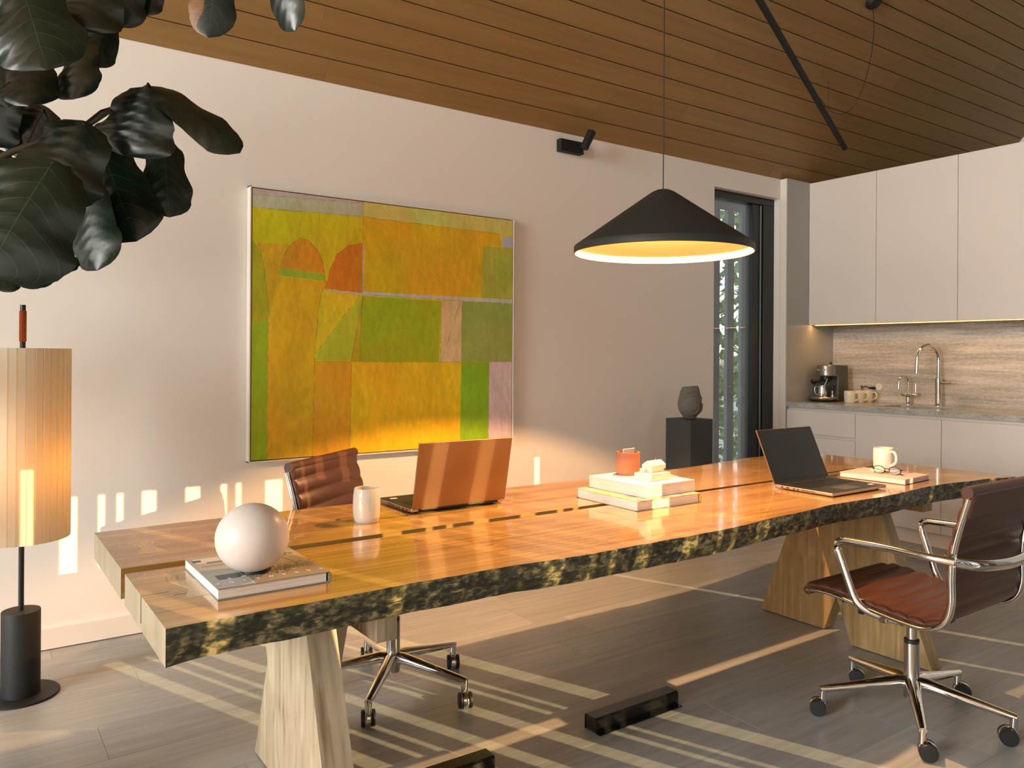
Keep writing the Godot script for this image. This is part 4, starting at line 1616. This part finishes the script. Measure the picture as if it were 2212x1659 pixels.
func stacked_books():
	var cov := ramp_image(256, 256, [[noise_bytes(256, 256, 0.5, 0.5, 811, 3, 20.0), 1.0]], [[0.0, "#3c3a36"], [0.3, "#8a8378"], [0.5, "#cfc4b6"], [0.72, "#d9b35a"], [1.0, "#e3dacd"]])
	var t := thing("hardback_book", "hardback with mottled cover, lower of the two stacked books", "book", V(2.125, TOP, 1.763))
	hard_book(t, 0.325, 0.036, 0.335, textured(cov, 0.4), true)
	t = thing("paperback_book", "thick white paperback, upper of the two stacked books", "book", V(2.155, TOP + 0.0362, 1.748))
	var s := mb()
	box(s, V(0, 0.022, 0), V(0.262, 0.042, 0.302), 0.0008, Transform3D(Basis(V(0, 1, 0), 0.03)), Vector2(4, 40))
	obj(s, "page_block", M.paper_lines, t)
	s = mb()
	box(s, V(0.001, 0.0440, 0), V(0.264, 0.0016, 0.304), 0.0005, Transform3D(Basis(V(0, 1, 0), 0.03)))
	box(s, V(0.001, 0.0008, 0), V(0.264, 0.0016, 0.304), 0.0005, Transform3D(Basis(V(0, 1, 0), 0.03)))
	box(s, V(0.1325, 0.0224, 0), V(0.0016, 0.0446, 0.304), 0.0005, Transform3D(Basis(V(0, 1, 0), 0.03)))
	obj(s, "cover", M.paper, t)
	var y := TOP + 0.0362 + 0.0449
	# terracotta pot with a card in it
	t = thing("terracotta_pot", "small terracotta pot standing on the stacked books", "pot", V(2.157, y, 1.675))
	s = mb()
	lathe(s, [Vector2(0.0, 0.0), Vector2(0.040, 0.0), Vector2(0.044, 0.003), Vector2(0.0455, 0.02), Vector2(0.0455, 0.088), Vector2(0.0445, 0.092), Vector2(0.041, 0.092), Vector2(0.041, 0.02), Vector2(0.0, 0.012)], 48)
	obj(s, "body", M.terracotta, t)
	s = mb()
	lathe(s, [Vector2(0.046, 0.0), Vector2(0.054, 0.0), Vector2(0.056, 0.002), Vector2(0.054, 0.004), Vector2(0.0462, 0.004)], 48)
	obj(s, "saucer_rim", M.ceramic, t)
	t = thing("note_card", "pale card standing in the terracotta pot", "card", V(2.160, y + 0.012, 1.672))
	s = mb()
	box(s, V(0, 0.046, 0), V(0.066, 0.092, 0.004), 0.0004, xform(V(0, 0, 0), V(0.03, 0.10, 0)))
	obj(s, "sheets", M.paper, t)
	# little house model on a block
	t = thing("house_model", "small white house model on a stepped block, on the stacked books", "model", V(2.165, y, 1.800), 0.10)
	s = mb()
	box(s, V(0, 0.013, 0), V(0.115, 0.026, 0.082), 0.0006)
	obj(s, "site_block", M.model_white, t)
	s = mb()
	prism(s, PackedVector2Array([Vector2(0.0575, 0.0), Vector2(0.125, 0.0), Vector2(0.0575, 0.022)]), -0.041, 0.030, Transform3D.IDENTITY)
	obj(s, "ramp", M.model_white, t)
	s = mb()
	box(s, V(0.022, 0.032, -0.010), V(0.070, 0.014, 0.040), 0.0004)
	obj(s, "ground_floor", M.model_white, t)
	s = mb()
	var hp := PackedVector2Array([Vector2(-0.024, 0.039), Vector2(0.024, 0.039), Vector2(0.024, 0.052), Vector2(0.0, 0.068), Vector2(-0.024, 0.052)])
	prism(s, hp, -0.020, 0.062, Transform3D(Basis(V(0, 0, 1), V(0, 1, 0), V(1, 0, 0)), V(0.0, 0.0, -0.010)))
	obj(s, "upper_floor", M.model_white, t)
	s = mb()
	box(s, V(0.0, 0.0, 0.0), V(0.084, 0.0016, 0.030), 0.0003, xform(V(0.021, 0.0605, 0.0025), V(0.588, 0, 0)))
	box(s, V(0.0, 0.0, 0.0), V(0.084, 0.0016, 0.030), 0.0003, xform(V(0.021, 0.0605, -0.0225), V(-0.588, 0, 0)))
	obj(s, "roof", M.model_white, t)
	s = mb()
	tube(s, [V(0.03, 0.066, -0.010), V(0.03, 0.076, -0.010)], 0.0008, 6)
	obj(s, "flue", M.model_white, t)
	s = mb()
	lathe(s, [Vector2(0.0, -0.006), Vector2(0.008, -0.003), Vector2(0.011, 0.001), Vector2(0.007, 0.006), Vector2(0.0, 0.008)], 12, xform(V(-0.035, 0.036, -0.02)))
	tube(s, [V(-0.035, 0.026, -0.02), V(-0.035, 0.032, -0.02)], 0.001, 6)
	obj(s, "model_tree", M.model_white, t)

func mug(called: String, label: String, at: Vector3, turn: float, m: Material, group := "", sc := 1.0):
	var t := thing(called, label, "mug", at, turn, group)
	var s := mb()
	lathe(s, [Vector2(0.0, 0.0), Vector2(0.036, 0.0), Vector2(0.040, 0.004), Vector2(0.0425, 0.03), Vector2(0.043, 0.065), Vector2(0.0415, 0.092), Vector2(0.0405, 0.0935), Vector2(0.0385, 0.0925), Vector2(0.039, 0.06), Vector2(0.037, 0.012), Vector2(0.0, 0.008)].map(func(p): return p * sc), 44)
	obj(s, "body", m, t)
	s = mb()
	tube(s, curve([V(0, 0.078, 0.040), V(0, 0.080, 0.062), V(0, 0.060, 0.075), V(0, 0.035, 0.070), V(0, 0.018, 0.041)].map(func(p): return p * sc), 7), 0.0058 * sc, 12)
	obj(s, "handle", m, t)

func notepad_mug_glasses():
	var t := thing("notebook", "pale pink notebook lying beside the right laptop", "notebook", V(3.445, TOP, 1.990), 0.09)
	var s := mb()
	box(s, V(0, 0.0125, 0), V(0.238, 0.021, 0.292), 0.001, Transform3D.IDENTITY, Vector2(4, 30))
	obj(s, "page_block", mat(Color("#d9c3c0"), 0.8), t)
	s = mb()
	box(s, V(0, 0.0010, 0), V(0.242, 0.0020, 0.296), 0.0006)
	obj(s, "back_cover", mat(Color("#4a4644"), 0.6), t)
	s = mb()
	box(s, V(0, 0.0238, 0), V(0.242, 0.0016, 0.296), 0.0005)
	obj(s, "front_cover", mat(Color("#d8c4c1"), 0.7), t)
	var y := TOP + 0.0248
	t = thing("coaster", "round pale coaster under the mug on the pink notebook", "coaster", V(3.500, y, 1.958))
	s = mb()
	lathe(s, [Vector2(0.0, 0.0), Vector2(0.056, 0.0), Vector2(0.059, 0.003), Vector2(0.058, 0.008), Vector2(0.054, 0.009), Vector2(0.0, 0.009)], 48)
	obj(s, "disc", M.ceramic_cream, t)
	mug("mug", "cream mug with handle on a coaster on the pink notebook", V(3.505, y + 0.0092, 1.955), -0.35, M.ceramic, "", 1.06)
	# folded spectacles
	t = thing("spectacles", "folded black spectacles lying on the pink notebook", "glasses", V(3.418, y, 2.02), -1.42)
	s = mb()
	for k in 2:
		var c := V(-0.034 + 0.068 * k, 0.017, 0.0)
		var ring := []
		for i in 29:
			var a := TAU * i / 28
			ring.append(c + V(cos(a) * 0.025, sin(a) * 0.017 + 0.002, sin(a) * 0.006))
		tube(s, ring, 0.0018, 8, 1.0, Vector3.FORWARD, false)
	tube(s, [V(-0.010, 0.024, 0.002), V(0, 0.026, 0.003), V(0.010, 0.024, 0.002)], 0.0018, 8)
	tube(s, [V(-0.059, 0.024, 0.001), V(-0.067, 0.024, -0.002)], 0.0022, 8)
	tube(s, [V(0.059, 0.024, 0.001), V(0.067, 0.024, -0.002)], 0.0022, 8)
	obj(s, "rims", M.black, t)
	for k in 2:
		s = mb()
		tube(s, curve([V(0.067 - 0.134 * k, 0.024, -0.002), V(0.03 - 0.06 * k, 0.012, -0.012 - 0.008 * k), V(-0.03 + 0.06 * k, 0.006, -0.014 - 0.008 * k), V(-0.062 + 0.124 * k, 0.003, -0.008 - 0.008 * k)], 6), 0.0019, 8)
		obj(s, "temple", M.black, t)
		s = mb()
		lathe(s, [Vector2(0.0, -0.0006), Vector2(0.0235, -0.0005), Vector2(0.0235, 0.0005), Vector2(0.0, 0.0006)], 28, Transform3D(Basis(V(1, 0, 0), PI / 2 - 0.34), V(-0.034 + 0.068 * k, 0.019, 0.0)), Vector2(1.0, 0.72))
		obj(s, "lens", M.pane, t)

# ------------------------------------------------------------------ things on the worktop
func build_kitchen_things():
	var Y := 0.933
	# tall tap
	var t := thing("kitchen_tap", "tall chrome swan neck tap with side lever behind the sink", "tap", V(5.945, Y, 0.985))
	var s := mb()
	lathe(s, [Vector2(0.0, 0.0), Vector2(0.027, 0.0), Vector2(0.027, 0.006), Vector2(0.0225, 0.008), Vector2(0.0225, 0.208), Vector2(0.020, 0.211), Vector2(0.0, 0.211)], 28)
	obj(s, "body", M.chrome, t)
	s = mb()
	var arc := [V(0, 0.20, 0), V(0, 0.34, 0)]
	for i in 17:
		var a := PI * i / 16.0
		arc.append(V(-0.105 + cos(a) * 0.105, 0.345 + sin(a) * 0.105, -sin(a) * 0.0 - 0.05 * (1 - cos(a)) * 0.5))
	arc.append(V(-0.212, 0.30, -0.05))
	arc.append(V(-0.213, 0.275, -0.05))
	tube(s, arc, 0.0115, 14)
	tube(s, [V(-0.2125, 0.315, -0.05), V(-0.2132, 0.243, -0.05)], 0.0135, 14)
	obj(s, "spout", M.chrome, t)
	s = mb()
	tube(s, [V(0, 0.172, 0.02), V(0, 0.172, 0.118)], [0.0085, 0.0042], 12)
	obj(s, "lever", M.chrome, t)
	# small filter tap
	t = thing("filter_tap", "small chrome filter tap with two side valves by the sink", "tap", V(5.950, Y, 0.755))
	s = mb()
	lathe(s, [Vector2(0.0, 0.0), Vector2(0.024, 0.0), Vector2(0.024, 0.004), Vector2(0.0165, 0.006), Vector2(0.0165, 0.058), Vector2(0.0, 0.058)], 24)
	obj(s, "body", M.chrome, t)
	s = mb()
	lathe(s, [Vector2(0.0, -0.058), Vector2(0.015, -0.058), Vector2(0.017, -0.054), Vector2(0.017, 0.054), Vector2(0.015, 0.058), Vector2(0.0, 0.058)], 24, xform(V(0, 0.075, 0.01), V(PI / 2, 0, 0)))
	obj(s, "valve_bar", M.chrome, t)
	s = mb()
	arc = [V(0, 0.088, 0), V(0, 0.165, 0)]
	for i in 13:
		var a := PI * i / 12.0
		arc.append(V(-0.045 + cos(a) * 0.045, 0.168 + sin(a) * 0.050, -0.012 * (1 - cos(a))))
	arc.append(V(-0.092, 0.15, -0.024))
	tube(s, arc, 0.0072, 12)
	tube(s, [V(-0.0915, 0.157, -0.024), V(-0.093, 0.122, -0.024)], 0.0092, 12)
	obj(s, "spout", M.chrome, t)
	s = mb()
	tube(s, [V(0, 0.09, 0.058), V(0, 0.16, 0.058)], [0.006, 0.0045], 10)
	obj(s, "lever", M.chrome, t)
	# espresso machine
	t = thing("espresso_machine", "grey compact espresso machine in the kitchen corner", "coffee machine", V(5.76, Y, 0.195))
	s = mb()
	var sidep := PackedVector2Array([Vector2(0.005, 0.004), Vector2(0.165, 0.004), Vector2(0.150, 0.292), Vector2(-0.010, 0.295), Vector2(-0.010, 0.205), Vector2(0.012, 0.205)])
	prism(s, sidep, -0.080, 0.080, Transform3D.IDENTITY)
	obj(s, "housing", mat(Color("#5c5b55"), 0.4, 0.55), t)
	s = mb()
	box(s, V(0.155, 0.15, 0.0), V(0.020, 0.28, 0.158), 0.004, Transform3D(Basis(V(0, 0, 1), 0.05)))
	obj(s, "water_tank", mat(Color("#b5aca0"), 0.2), t)
	s = mb()
	lathe(s, [Vector2(0.0, 0.205), Vector2(0.074, 0.205), Vector2(0.080, 0.212), Vector2(0.078, 0.288), Vector2(0.072, 0.295), Vector2(0.0, 0.296)], 40, xform(V(-0.010, 0, 0)), Vector2(0.98, 1.0))
	obj(s, "head", mat(Color("#8d8b86"), 0.3, 0.8), t)
	s = mb()
	for k in 6:
		var a: float = PI + lerp(-0.62, 0.62, k / 5.0)
		box(s, V(-0.010 + cos(a) * 0.0785, 0.252 + (0.004 if k % 2 else 0.0), sin(a) * 0.0785), V(0.004, 0.014, 0.007), 0.001, Transform3D.IDENTITY)
	obj(s, "raised_lettering", M.chrome, t)
	s = mb()
	lathe(s, [Vector2(0.0, 0.172), Vector2(0.030, 0.172), Vector2(0.036, 0.178), Vector2(0.036, 0.205), Vector2(0.0, 0.205)], 28, xform(V(-0.035, 0, 0.005)))
	obj(s, "group_head", M.black, t)
	s = mb()
	tube(s, [V(-0.045, 0.178, 0.005), V(-0.080, 0.172, -0.012), V(-0.115, 0.166, -0.03), V(-0.145, 0.160, -0.045)], [0.013, 0.011, 0.014, 0.016], 14)
	obj(s, "filter_handle", M.black, t)
	s = mb()
	lathe(s, [Vector2(0.0, 0.0), Vector2(0.021, 0.0), Vector2(0.023, 0.004), Vector2(0.021, 0.018), Vector2(0.0, 0.02)], 24, xform(V(-0.082, 0.158, -0.068), V(0, 0, PI / 2)))
	obj(s, "dial", M.rubber, t)
	s = mb()
	tube(s, [V(-0.06, 0.185, 0.035), V(-0.075, 0.14, 0.025), V(-0.09, 0.085, 0.012)], 0.0035, 10)
	obj(s, "steam_wand", M.chrome, t)
	s = mb()
	box(s, V(0.002, 0.19, 0.066), V(0.024, 0.022, 0.03), 0.003)
	obj(s, "button_block", M.black, t)
	s = mb()
	box(s, V(0.016, 0.12, 0.079), V(0.006, 0.18, 0.006), 0.002)
	box(s, V(0.0, 0.208, 0.079), V(0.036, 0.006, 0.006), 0.002)
	obj(s, "trim_frame", M.steel, t)
	s = mb()
	lathe(s, [Vector2(0.0, 0.002), Vector2(0.096, 0.002), Vector2(0.108, 0.010), Vector2(0.110, 0.022)], 44, xform(V(-0.052, 0, 0.0)))
	obj(s, "foot", M.black, t)
	s = mb()
	lathe(s, [Vector2(0.110, 0.022), Vector2(0.112, 0.026), Vector2(0.112, 0.036), Vector2(0.106, 0.041), Vector2(0.0, 0.041)], 44, xform(V(-0.052, 0, 0.0)))
	obj(s, "drip_tray", M.steel, t)
	# milk jug on the tray
	t = thing("milk_jug", "small polished steel milk jug on the espresso machine tray", "jug", V(5.690, Y + 0.0415, 0.192))
	s = mb()
	lathe(s, [Vector2(0.0, 0.0), Vector2(0.036, 0.0), Vector2(0.038, 0.004), Vector2(0.036, 0.035), Vector2(0.031, 0.065), Vector2(0.032, 0.086), Vector2(0.030, 0.086), Vector2(0.029, 0.062), Vector2(0.034, 0.01), Vector2(0.0, 0.006)], 32)
	obj(s, "body", M.chrome, t)
	s = mb()
	tube(s, curve([V(-0.030, 0.075, -0.012), V(-0.045, 0.078, -0.030), V(-0.050, 0.055, -0.036), V(-0.046, 0.02, -0.026), V(-0.037, 0.014, -0.012)], 6), 0.0028, 8)
	obj(s, "handle", M.chrome, t)
	t = thing("coffee_tamper", "black and chrome tamper standing beside the milk jug", "tamper", V(5.722, Y + 0.0415, 0.262))
	s = mb()
	lathe(s, [Vector2(0.0, 0.0), Vector2(0.014, 0.0), Vector2(0.014, 0.012), Vector2(0.006, 0.02), Vector2(0.006, 0.05), Vector2(0.0, 0.05)], 20)
	obj(s, "stem", M.chrome, t)
	s = mb()
	lathe(s, [Vector2(0.0, 0.05), Vector2(0.010, 0.05), Vector2(0.015, 0.065), Vector2(0.014, 0.088), Vector2(0.0, 0.096)], 20)
	obj(s, "grip", M.black, t)
	# brush lying on the machine
	t = thing("cleaning_brush", "wooden handled brush with black bristles on the espresso machine", "brush", V(5.78, Y + 0.297, 0.21), 0.55)
	s = mb()
	tube(s, [V(-0.005, 0.008, 0), V(0.03, 0.0085, 0), V(0.075, 0.0085, 0), V(0.095, 0.007, 0)], [0.006, 0.0078, 0.0074, 0.005], 14)
	obj(s, "handle", M.brush_wood, t)
	s = mb()
	tube(s, [V(-0.02, 0.008, 0), V(-0.004, 0.008, 0)], 0.0066, 14)
	obj(s, "ferrule", M.steel, t)
	s = mb()
	tube(s, [V(-0.068, 0.012, 0), V(-0.062, 0.011, 0), V(-0.02, 0.008, 0)], [0.009, 0.0105, 0.006], 14)
	obj(s, "bristles", M.black_matt, t)
	s = mb()
	tube(s, curve([V(0.094, 0.008, 0), V(0.110, 0.012, 0.004), V(0.124, 0.004, 0.008), V(0.110, 0.002, 0.002), V(0.094, 0.006, 0)], 6), 0.0011, 6)
	obj(s, "hanging_loop", M.copper, t)
	# mugs in a row
	mug("coffee_mug", "cream mug nearest the room in the row of three", V(5.735, Y, 0.405), 0.15, M.ceramic_cream, "row of cream mugs on the worktop")
	mug("coffee_mug", "cream mug in the middle of the row of three", V(5.850, Y, 0.412), 0.15, M.ceramic_cream, "row of cream mugs on the worktop")
	mug("coffee_mug", "cream mug nearest the splashback in the row of three", V(5.960, Y, 0.415), 0.15, M.ceramic_cream, "row of cream mugs on the worktop")
	# socket and plug
	t = thing("wall_socket", "round white wall socket on the splashback behind the mugs", "socket", V(6.03, 1.055, 0.475))
	s = mb()
	lathe(s, [Vector2(0.0, 0.0), Vector2(0.026, 0.0), Vector2(0.027, 0.002), Vector2(0.026, 0.004), Vector2(0.0, 0.004)], 28, xform(V(-0.0005, 0, 0), V(0, 0, PI / 2)))
	obj(s, "plate", M.trim, t)
	s = mb()
	for q in [[0.007, 0.006], [0.007, -0.006], [-0.008, 0.0]]:
		box(s, V(-0.0048, q[0], q[1]), V(0.001, 0.006, 0.002), 0.0)
	obj(s, "slots", M.black, t)
	t = thing("plug_lead", "black plug and lead hanging in front of the splashback", "cable", V(6.025, 1.045, 0.40))
	s = mb()
	tube(s, [V(-0.012, 0.0, 0.0), V(-0.012, 0.0, 0.034), V(-0.012, 0.0, 0.052)], [0.006, 0.011, 0.010], 12)
	obj(s, "plug", M.rubber, t)
	s = mb()
	tube(s, curve([V(-0.012, 0.0, 0.0), V(-0.013, 0.012, -0.03), V(-0.014, 0.002, -0.05), V(-0.016, 0.014, -0.066), V(-0.014, -0.02, -0.058), V(-0.012, -0.10, -0.05)], 8), 0.0034, 8)
	obj(s, "lead", M.rubber, t)

func build_floor_boxes():
	# folded steel cable covers on the floor under the table
	for q in [[V(1.98, 0, 1.90), 0.0, "black folded metal cable cover on the floor beneath the stacked books", 0.40], [V(1.16, 0, 1.905), -0.02, "black folded metal cable cover on the floor by the left trestle", 0.40]]:
		var t := thing("cable_cover", q[2], "cable cover", q[0], q[1], "cable covers under the table")
		var s := mb()
		var pl := PackedVector2Array([Vector2(-0.036, 0.0), Vector2(-0.034, 0.0), Vector2(-0.034, 0.046), Vector2(-0.030, 0.050), Vector2(0.016, 0.050), Vector2(0.022, 0.044), Vector2(0.022, 0.002), Vector2(0.044, 0.002), Vector2(0.044, 0.0045), Vector2(0.0245, 0.0045), Vector2(0.0245, 0.0455), Vector2(0.018, 0.0525), Vector2(-0.031, 0.0525), Vector2(-0.0365, 0.047)])
		prism(s, pl, -q[3] * 0.5, q[3] * 0.5, Transform3D(Basis(V(0, 0, 1), V(0, 1, 0), V(1, 0, 0)), Vector3.ZERO))
		obj(s, "channel", mat(Color("#0b0c0e"), 0.22, 0.0, 0.6), t)
		s = mb()
		box(s, V(-q[3] * 0.5 + 0.004, 0.025, -0.006), V(0.002, 0.048, 0.055), 0.0)
		obj(s, "end_cap", M.black, t)

# ------------------------------------------------------------------ fig tree
const LEAVES := [
	[0.331, 1.871, 2.082, 0.282, 1.720, 2.072, 0.197, 0, -0.63, 0.24, 0.74, 0.10],
	[0.339, 1.880, 2.062, 0.477, 1.735, 2.257, 0.088, 0, -0.43, 0.67, 0.61, 0.16],
	[0.214, 1.778, 2.073, 0.126, 1.606, 2.084, 0.197, 0, -0.42, 0.33, 0.85, 0.10],
	[0.147, 1.662, 2.197, 0.030, 1.436, 2.237, 0.233, 2, -0.26, 0.27, 0.93, 0.16],
	[0.261, 1.790, 1.886, 0.324, 1.551, 1.979, 0.161, 2, -0.36, 0.00, 0.93, 0.10],
	[0.398, 1.807, 1.909, 0.403, 1.617, 1.961, 0.115, 1, -0.15, 0.00, 0.99, 0.12],
	[0.236, 1.671, 1.942, 0.236, 1.474, 2.015, 0.126, 1, -0.72, 0.00, 0.69, 0.10],
	[0.207, 1.498, 1.994, 0.088, 1.437, 2.033, 0.084, 1, -0.47, 0.57, 0.67, 0.05],
	[0.118, 1.939, 2.005, 0.108, 1.797, 2.072, 0.113, 0, -0.39, 0.19, 0.90, 0.10],
	[0.212, 1.970, 2.023, 0.183, 1.824, 2.076, 0.110, 0, -0.71, 0.19, 0.68, 0.10],
	[0.282, 2.078, 1.949, 0.251, 1.932, 1.976, 0.063, 1, -0.00, 0.08, 1.00, 0.10],
	[0.087, 2.014, 2.179, 0.125, 1.823, 2.255, 0.165, 2, -0.38, 0.32, 0.87, 0.12],
	[0.228, 2.078, 2.156, 0.180, 1.937, 2.171, 0.158, 0, -0.49, 0.10, 0.87, 0.10],
	[0.307, 2.132, 2.065, 0.278, 1.998, 2.069, 0.084, 0, -0.31, 0.10, 0.94, 0.12],
	[0.348, 2.152, 2.045, 0.329, 2.040, 2.056, 0.068, 0, -0.49, 0.10, 0.87, 0.10],
	[0.452, 2.153, 2.215, 0.417, 1.957, 2.239, 0.096, 3, -0.40, 0.10, 0.91, 0.12],
	[0.541, 2.169, 2.253, 0.566, 1.978, 2.319, 0.083, 0, -0.88, 0.09, 0.47, 0.12],
	[0.068, 1.997, 1.873, 0.080, 1.831, 1.905, 0.071, 1, -0.23, 0.09, 0.97, 0.10],
	[0.134, 1.503, 1.846, 0.063, 1.430, 1.869, 0.062, 1, -0.35, 0.51, 0.79, 0.05],
	[0.084, 1.939, 1.689, 0.021, 1.804, 1.644, 0.168, 0, -0.39, 0.19, 0.90, 0.10],
	[0.217, 2.186, 1.721, 0.177, 2.014, 1.729, 0.171, 0, -0.48, 0.20, 0.86, 0.10],
	[0.171, 1.899, 1.689, 0.095, 1.776, 1.672, 0.171, 0, -0.45, 0.37, 0.81, 0.10],
	[0.003, 1.745, 1.754, 0.121, 1.589, 1.898, 0.177, 0, -0.47, 0.29, 0.84, 0.10],
]

func fig_leaf(b: Vector3, tip: Vector3, w: float, nrm: Vector3, bend: float, seed_: int) -> SurfaceTool:
	var axis := tip - b
	var ln := axis.length()
	axis /= ln
	var n := (nrm - axis * nrm.dot(axis)).normalized()
	var side := axis.cross(n).normalized()
	var shape := [[0.0, 0.10], [0.05, 0.50], [0.16, 0.74], [0.32, 0.76], [0.5, 0.86], [0.68, 1.0], [0.82, 0.94], [0.92, 0.68], [0.975, 0.36], [1.0, 0.02]]
	var r := RandomNumberGenerator.new()
	r.seed = seed_
	var ph := r.randf() * TAU
	var nu := 12
	var nv := 22
	var P := func(i: int, j: int, off: float) -> Vector3:
		var v := float(j) / nv
		var u := float(i) / nu * 2.0 - 1.0
		var hw := w * 0.5 * look(shape, v) * (1.0 + 0.05 * sin(v * 17.0 + ph + u))
		var lift := -bend * ln * (v * v - 0.35 * v) * 0.9
		lift -= absf(u) * absf(u) * hw * 0.22
		lift += sin(v * 15.0 + ph + (1.5 if u > 0 else 0.0)) * 0.055 * hw * u * u
		# cushions between the side veins
		lift += 0.045 * hw * (absf(sin((v - 0.16 * absf(u)) * PI * 7.0)) - 0.5) * (1.0 - absf(u) * 0.4) * (0.2 if absf(u) < 0.1 else 1.0)
		return b + axis * (v * ln) + side * (u * hw) + n * (lift + off)
	var s := mb()
	s.set_smooth_group(1)
	for j in nv:
		for i in nu:
			var uv := [Vector2(float(i) / nu, float(j) / nv), Vector2(float(i + 1) / nu, float(j) / nv), Vector2(float(i + 1) / nu, float(j + 1) / nv), Vector2(float(i) / nu, float(j + 1) / nv)]
			quad(s, P.call(i, j, 0.0), P.call(i + 1, j, 0.0), P.call(i + 1, j + 1, 0.0), P.call(i, j + 1, 0.0), n, uv[0], uv[1], uv[2], uv[3])
	s.set_smooth_group(2)
	for j in nv:
		for i in nu:
			quad(s, P.call(i, j, -0.0012), P.call(i + 1, j, -0.0012), P.call(i + 1, j + 1, -0.0012), P.call(i, j + 1, -0.0012), -n, Vector2(float(i) / nu, float(j) / nv), Vector2(float(i + 1) / nu, float(j) / nv), Vector2(float(i + 1) / nu, float(j + 1) / nv), Vector2(float(i) / nu, float(j + 1) / nv))
	return s

func build_fig_tree():
	var root := V(-0.42, 0, 1.50)
	var t := thing("fiddle_leaf_fig", "fiddle leaf fig with big dark glossy leaves at the upper left", "plant", root)
	var s := mb()
	lathe(s, [Vector2(0.0, 0.0), Vector2(0.15, 0.0), Vector2(0.17, 0.02), Vector2(0.20, 0.40), Vector2(0.185, 0.40), Vector2(0.17, 0.34), Vector2(0.0, 0.34)], 40)
	obj(s, "planter", M.plinth_black, t)
	s = mb()
	tube(s, curve([V(-0.42, 0.33, 1.50), V(-0.40, 0.9, 1.51), V(-0.36, 1.35, 1.56), V(-0.32, 1.75, 1.58), V(-0.26, 2.15, 1.66)], 6), 0.016, 10)
	part(s, "trunk", M.stem, t)
	var branches := [
		[V(-0.37, 1.28, 1.55), V(-0.283, 1.432, 1.615), V(-0.101, 1.586, 1.681), V(0.072, 1.735, 1.802), V(0.202, 1.789, 1.893), V(0.285, 1.847, 1.976), V(0.339, 1.882, 2.062)],
		[V(-0.35, 1.50, 1.57), V(-0.284, 1.658, 1.614), V(-0.1, 1.948, 1.743), V(0.067, 2.08, 1.896), V(0.246, 2.142, 2.046), V(0.409, 2.183, 2.161), V(0.563, 2.205, 2.244)],
		[V(-0.36, 1.36, 1.56), V(-0.185, 1.498, 1.647), V(0.02, 1.537, 1.827), V(0.158, 1.595, 1.887), V(0.246, 1.694, 1.924)],
		[V(-0.33, 1.70, 1.58), V(-0.186, 1.812, 1.646), V(0.018, 1.949, 1.826), V(0.134, 1.989, 1.943), V(0.236, 2.019, 1.99)],
		[V(-0.38, 1.15, 1.53), V(-0.62, 1.45, 1.75), V(-0.70, 1.75, 1.95)],  # from here on, unseen branches added to carry the shading leaves
		[V(-0.34, 1.6, 1.57), V(-0.50, 1.95, 1.9), V(-0.48, 2.25, 2.2)],
		[V(-0.30, 1.9, 1.6), V(-0.45, 2.3, 1.5), V(-0.6, 2.6, 1.45)],
		[V(-0.40, 0.95, 1.51), V(-0.30, 1.20, 1.85), V(-0.24, 1.42, 2.05)],
		[V(-0.40, 1.0, 1.50), V(-0.52, 1.25, 1.1), V(-0.48, 1.45, 0.65)],
		[V(-0.35, 1.45, 1.56), V(-0.50, 1.75, 1.15), V(-0.42, 1.90, 0.70)],
		[V(-0.31, 1.8, 1.58), V(-0.55, 2.15, 1.2), V(-0.50, 2.35, 0.75)],
		[V(-0.42, 0.75, 1.50), V(-0.60, 0.95, 1.1), V(-0.55, 1.05, 0.75)],
		[V(-0.26, 2.1, 1.65), V(-0.45, 2.5, 1.3), V(-0.45, 2.62, 0.95)]]
	var along := []
	for br in branches:
		s = mb()
		var pts := curve(br, 6)
		var rad := []
		for i in pts.size():
			rad.append(lerp(0.011, 0.0045, float(i) / (pts.size() - 1)))
		tube(s, pts, rad, 8)
		part(s, "branch", M.stem, t)
		along.append_array(pts)
	var k := 0
	# unseen leaves added to shade the left part of the back wall
	var added_crown := []
	var lr := RandomNumberGenerator.new()
	lr.seed = 404
	for bi in range(4, branches.size()):
		for j in 14:
			var c: Array = branches[bi]
			var tt := lr.randf_range(0.3, 1.0)
			var p: Vector3 = c[0].lerp(c[1], tt * 2.0) if tt < 0.5 else c[1].lerp(c[2], tt * 2.0 - 1.0)
			var dirn := V(lr.randf_range(-1, 0.25), lr.randf_range(-0.9, 0.3), lr.randf_range(-1, 1)).normalized()
			var bb := p + dirn * 0.04
			var tp := bb + dirn * lr.randf_range(0.20, 0.30)
			if tp.x > -0.14 or tp.z < 0.2:
				continue
			added_crown.append([bb.x, bb.y, bb.z, tp.x, tp.y, tp.z, lr.randf_range(0.17, 0.23), j % 3, lr.randf_range(-1, 0.4), lr.randf_range(0.1, 1.0), lr.randf_range(-0.6, 0.8), 0.1])
	for q in LEAVES + added_crown:
		var b := V(q[0], q[1], q[2])
		var tip := V(q[3], q[4], q[5])
		s = fig_leaf(b, tip, q[6], V(q[8], q[9], q[10]), q[11], 50 + k)
		var best: Vector3 = along[0]
		for p in along:
			if p.distance_to(b) < best.distance_to(b):
				best = p
		var lf := part(s, "leaf", M.leaf_brown if q[7] == 3 else M.leaf[q[7]], t)
		if best.distance_to(b) > 0.004:
			s = mb()
			tube(s, [best, best.lerp(b, 0.5) + V(0, 0.006, 0), b + (tip - b).normalized() * 0.01], 0.0028, 6)
			obj(s, "leaf_stalk", M.stem, lf)
		k += 1
